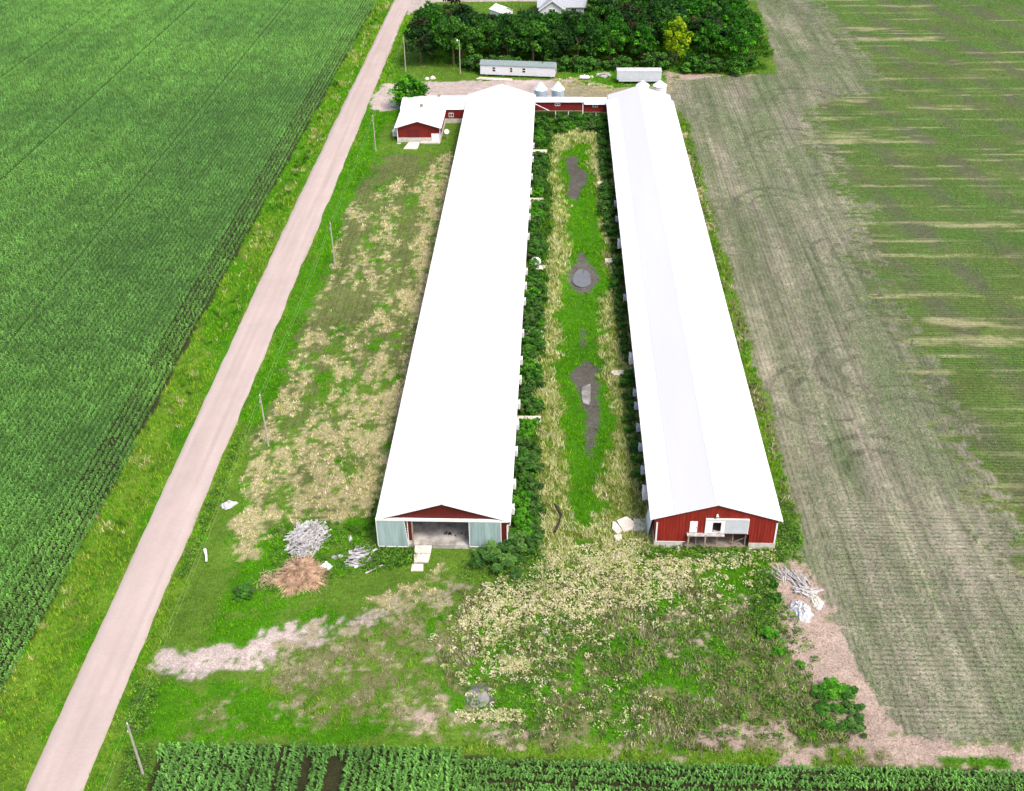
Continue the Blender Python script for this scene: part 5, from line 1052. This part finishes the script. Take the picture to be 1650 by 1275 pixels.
for (kind, rw, sp_), L in cnt.items():
    L.sort(key=lambda q: q[2]); nm = {'broadleaf_tree': 'leafy green tree', 'dark_tree': 'dark dull green tree', 'conifer': 'blue green conifer'}[kind]
    for i, (k_, v_, x_, y_, h_, w_, _) in enumerate(L):
        pos = '' if len(L) == 1 else (('left ' if i == 0 else 'right ') if len(L) == 2 else ('left ', 'middle ', 'right ')[min(i, 2)])
        place(k_, v_, x_, y_, h_, w_, pos + nm + ', ' + ROWN[rw] + ' row of the windbreak, ' + sp_, GRP[k_])
# low undergrowth in front of the windbreak
def make_shrub(h, rx, cols, nb=16, nl=42, size=.15):
    V, C = crown_mesh('shrub', rx, h * .5, h * .45, nb, nl, size, cols, hollow=.3, up=.6); root = thing('shrub', 'x', 'shrub')
    np_mesh('foliage', V, quad(V), M_leaf, C, root)
    mb = MB()
    for k in range(5): a_ = 1.256 * k; mb.tube([(0, 0, -.1), (math.cos(a_) * rx * .3, math.sin(a_) * rx * .3, h * .4), (math.cos(a_) * rx * .55, math.sin(a_) * rx * .55, h * .75)], [.04, .03, .012], 5)
    mb.build('stems', M_bark, root, True); return root
protos['shrub'] = [make_shrub(9, 6.5, c, 24, 60, .75) for c in ([(84, 146, 50), (66, 120, 44), (104, 166, 58)], [(74, 118, 54), (88, 134, 62), (110, 154, 72)], [(98, 176, 46), (80, 148, 42), (120, 196, 56)], [(76, 130, 50), (94, 122, 70), (90, 152, 56)])]
def shrub(x, y, h, w_, label, group, v=None): return place('shrub', random.randrange(4) if v is None else v, x, y, h, w_, label, group)
x = -19; kb = 0
while x < 43:
    if random.random() < .22: x += random.uniform(1.5, 3.5)
    shrub(x + random.uniform(-.6, .6), 230.2 + random.uniform(-1.5, 1.5) - (2.0 if x > 27 else 0), random.uniform(1.3, 3.8), random.uniform(.9, 1.2), ORD[kb] + ' undergrowth bush from the road end along the front foot of the windbreak', 'bushes along the foot of the windbreak', random.choice([0, 1, 3])); x += random.uniform(2.1, 2.9); kb += 1
# marked individuals
protos['yellow_green_tree'] = [make_tree('yellow_green_tree', 9, 3.1, [(178, 214, 28), (150, 196, 28), (122, 168, 34), (196, 222, 50)], nb=40)]
place('yellow_green_tree', 0, 25.4, 232.5, 9.4, .95, 'bright yellow green tree standing out in the front of the dark windbreak')
protos['purple_tree'] = [make_tree('purple_tree', 9, 3.6, [(54, 44, 40), (70, 54, 48), (44, 50, 36)], nb=40)]
place('purple_tree', 0, -26.2, 277.5, 7.5, .95, 'dark purple brown tree on the lawn near the road at the top edge')
protos['round_tree'] = [make_tree('round_tree', 9, 4.3, [(96, 180, 34), (70, 140, 32), (116, 200, 42), (56, 114, 30)], nb=80, nl=60, size=.36, low=.05)]
place('round_tree', 0, -28.2, 206.6, 5.4, 1.35, 'rounded bright green tree behind the small red building')
for x, y, h, w_, v, lb in ((-4.6, 77.0, 1.7, 2.0, 1, 'broad dark shrub in front of the road side barn, at the corner toward the swale'), (-2.6, 78.6, 1.6, 1.5, 1, 'grey green shrub between the broad dark shrub and the pale grass'),
        (23.3, 61.9, 1.0, 1.4, 2, 'small bright shrub at the top of the dense weed patch by the bottom corner'), (-28.1, 71.8, .9, 1.6, 3, 'low grassy bush on the lawn left of the orange brush pile'),
        (19.1, 68.0, .9, 1.2, 2, 'bright green bush at the left edge of the bare soil'), (21.3, 64.6, .5, 1.2, 2, 'tiny bright bush standing alone on the bare soil'), (19.7, 65.9, .7, 1.1, 2, 'small green bush just below the one at the soil edge'),
        (20.5, 74.0, .8, 1.0, 0, 'small dark bush left of the flattened grey boards'), (20.3, 72.2, .9, 1.1, 0, 'dark bush on the soil edge, level with the crumpled sheeting')):
    shrub(x, y, h, w_, lb, None, v)
for i in range(9):
    a_ = .79 * i; q = 0 if i == 8 else .72 + .2 * (i % 2)
    shrub(23.4 + 1.7 * q * math.cos(a_), 59.9 + 2.6 * q * math.sin(a_), random.uniform(.4, .65), random.uniform(1.7, 2.5), ORD[i] + ' low dark weed bush counted around the dense patch at the bottom corner', 'bushes of the dense corner patch', random.choice([0, 1]))
def seg(y, marks):
    k = [m for m in marks if m[0] < y]; return k[-1] if k else None
MK_L = [(0, 'beyond the open barn front'), (100.1, 'beyond the nearest long pad'), (119.1, 'beyond the pad by the mud streak'), (137.6, 'beyond the white dome'), (161.0, 'beyond the second farthest pad'), (181.9, 'beyond the farthest pad')]
MK_R = [(0, 'beyond the broken slabs'), (110.1, 'beyond the broken ended pad'), (139.8, 'beyond the pad by the round pool'), (168, 'beyond the farthest small pad')]
pads = (181.9, 161.0, 137.6, 119.1, 100.1); cn = {}
def ordn(key): cn[key] = cn.get(key, 0) + 1; return ORD[min(cn[key] - 1, 29)]
y = 80.5
while y < 197:
    if min(abs(y - p) for p in pads) > 1.15:
        m_ = seg(y, MK_L)[1]
        shrub(-3.0 + random.uniform(-.3, .3), y, random.uniform(1.2, 2.0), random.uniform(.8, 1.1), ordn('w' + m_) + ' thicket shrub against the road side barn wall, ' + m_, 'thicket shrubs along the road side barn')
        if random.random() < .75: shrub(-1.7 + random.uniform(-.4, .3), y + .7, random.uniform(.8, 1.4), random.uniform(.8, 1.1), ordn('o' + m_) + ' outer thicket shrub on the swale side, ' + m_, 'thicket shrubs along the road side barn')
    y += random.uniform(1.35, 1.9)
y = 90
while y < 197:
    if min(abs(y - p) for p in (168, 139.8, 110.1)) > 1.1:
        far_ = y > 150; m_ = seg(y, MK_R)[1]
        shrub((8.9 if not far_ else 8.4) + random.uniform(-.3, .2), y, random.uniform(.9, 1.5) * (1.25 if far_ else 1), random.uniform(.7, 1.0) * (1.2 if far_ else 1), ordn('r' + m_) + ' shrub along the field side barn wall, ' + m_, 'thicket shrubs along the field side barn', random.choice([0, 1, 3]))
    y += random.uniform(1.5, 2.6)
under = sorted((random.uniform(-2.8, 8.8), random.uniform(191.5, 198.2)) for k in range(26))
for i, (x, y) in enumerate(under):
    shrub(x, y, random.uniform(1.0, 2.0), random.uniform(.8, 1.1), ORD[i] + ' shrub from the left in the thicket below the connecting passage', 'thicket shrubs below the passage')
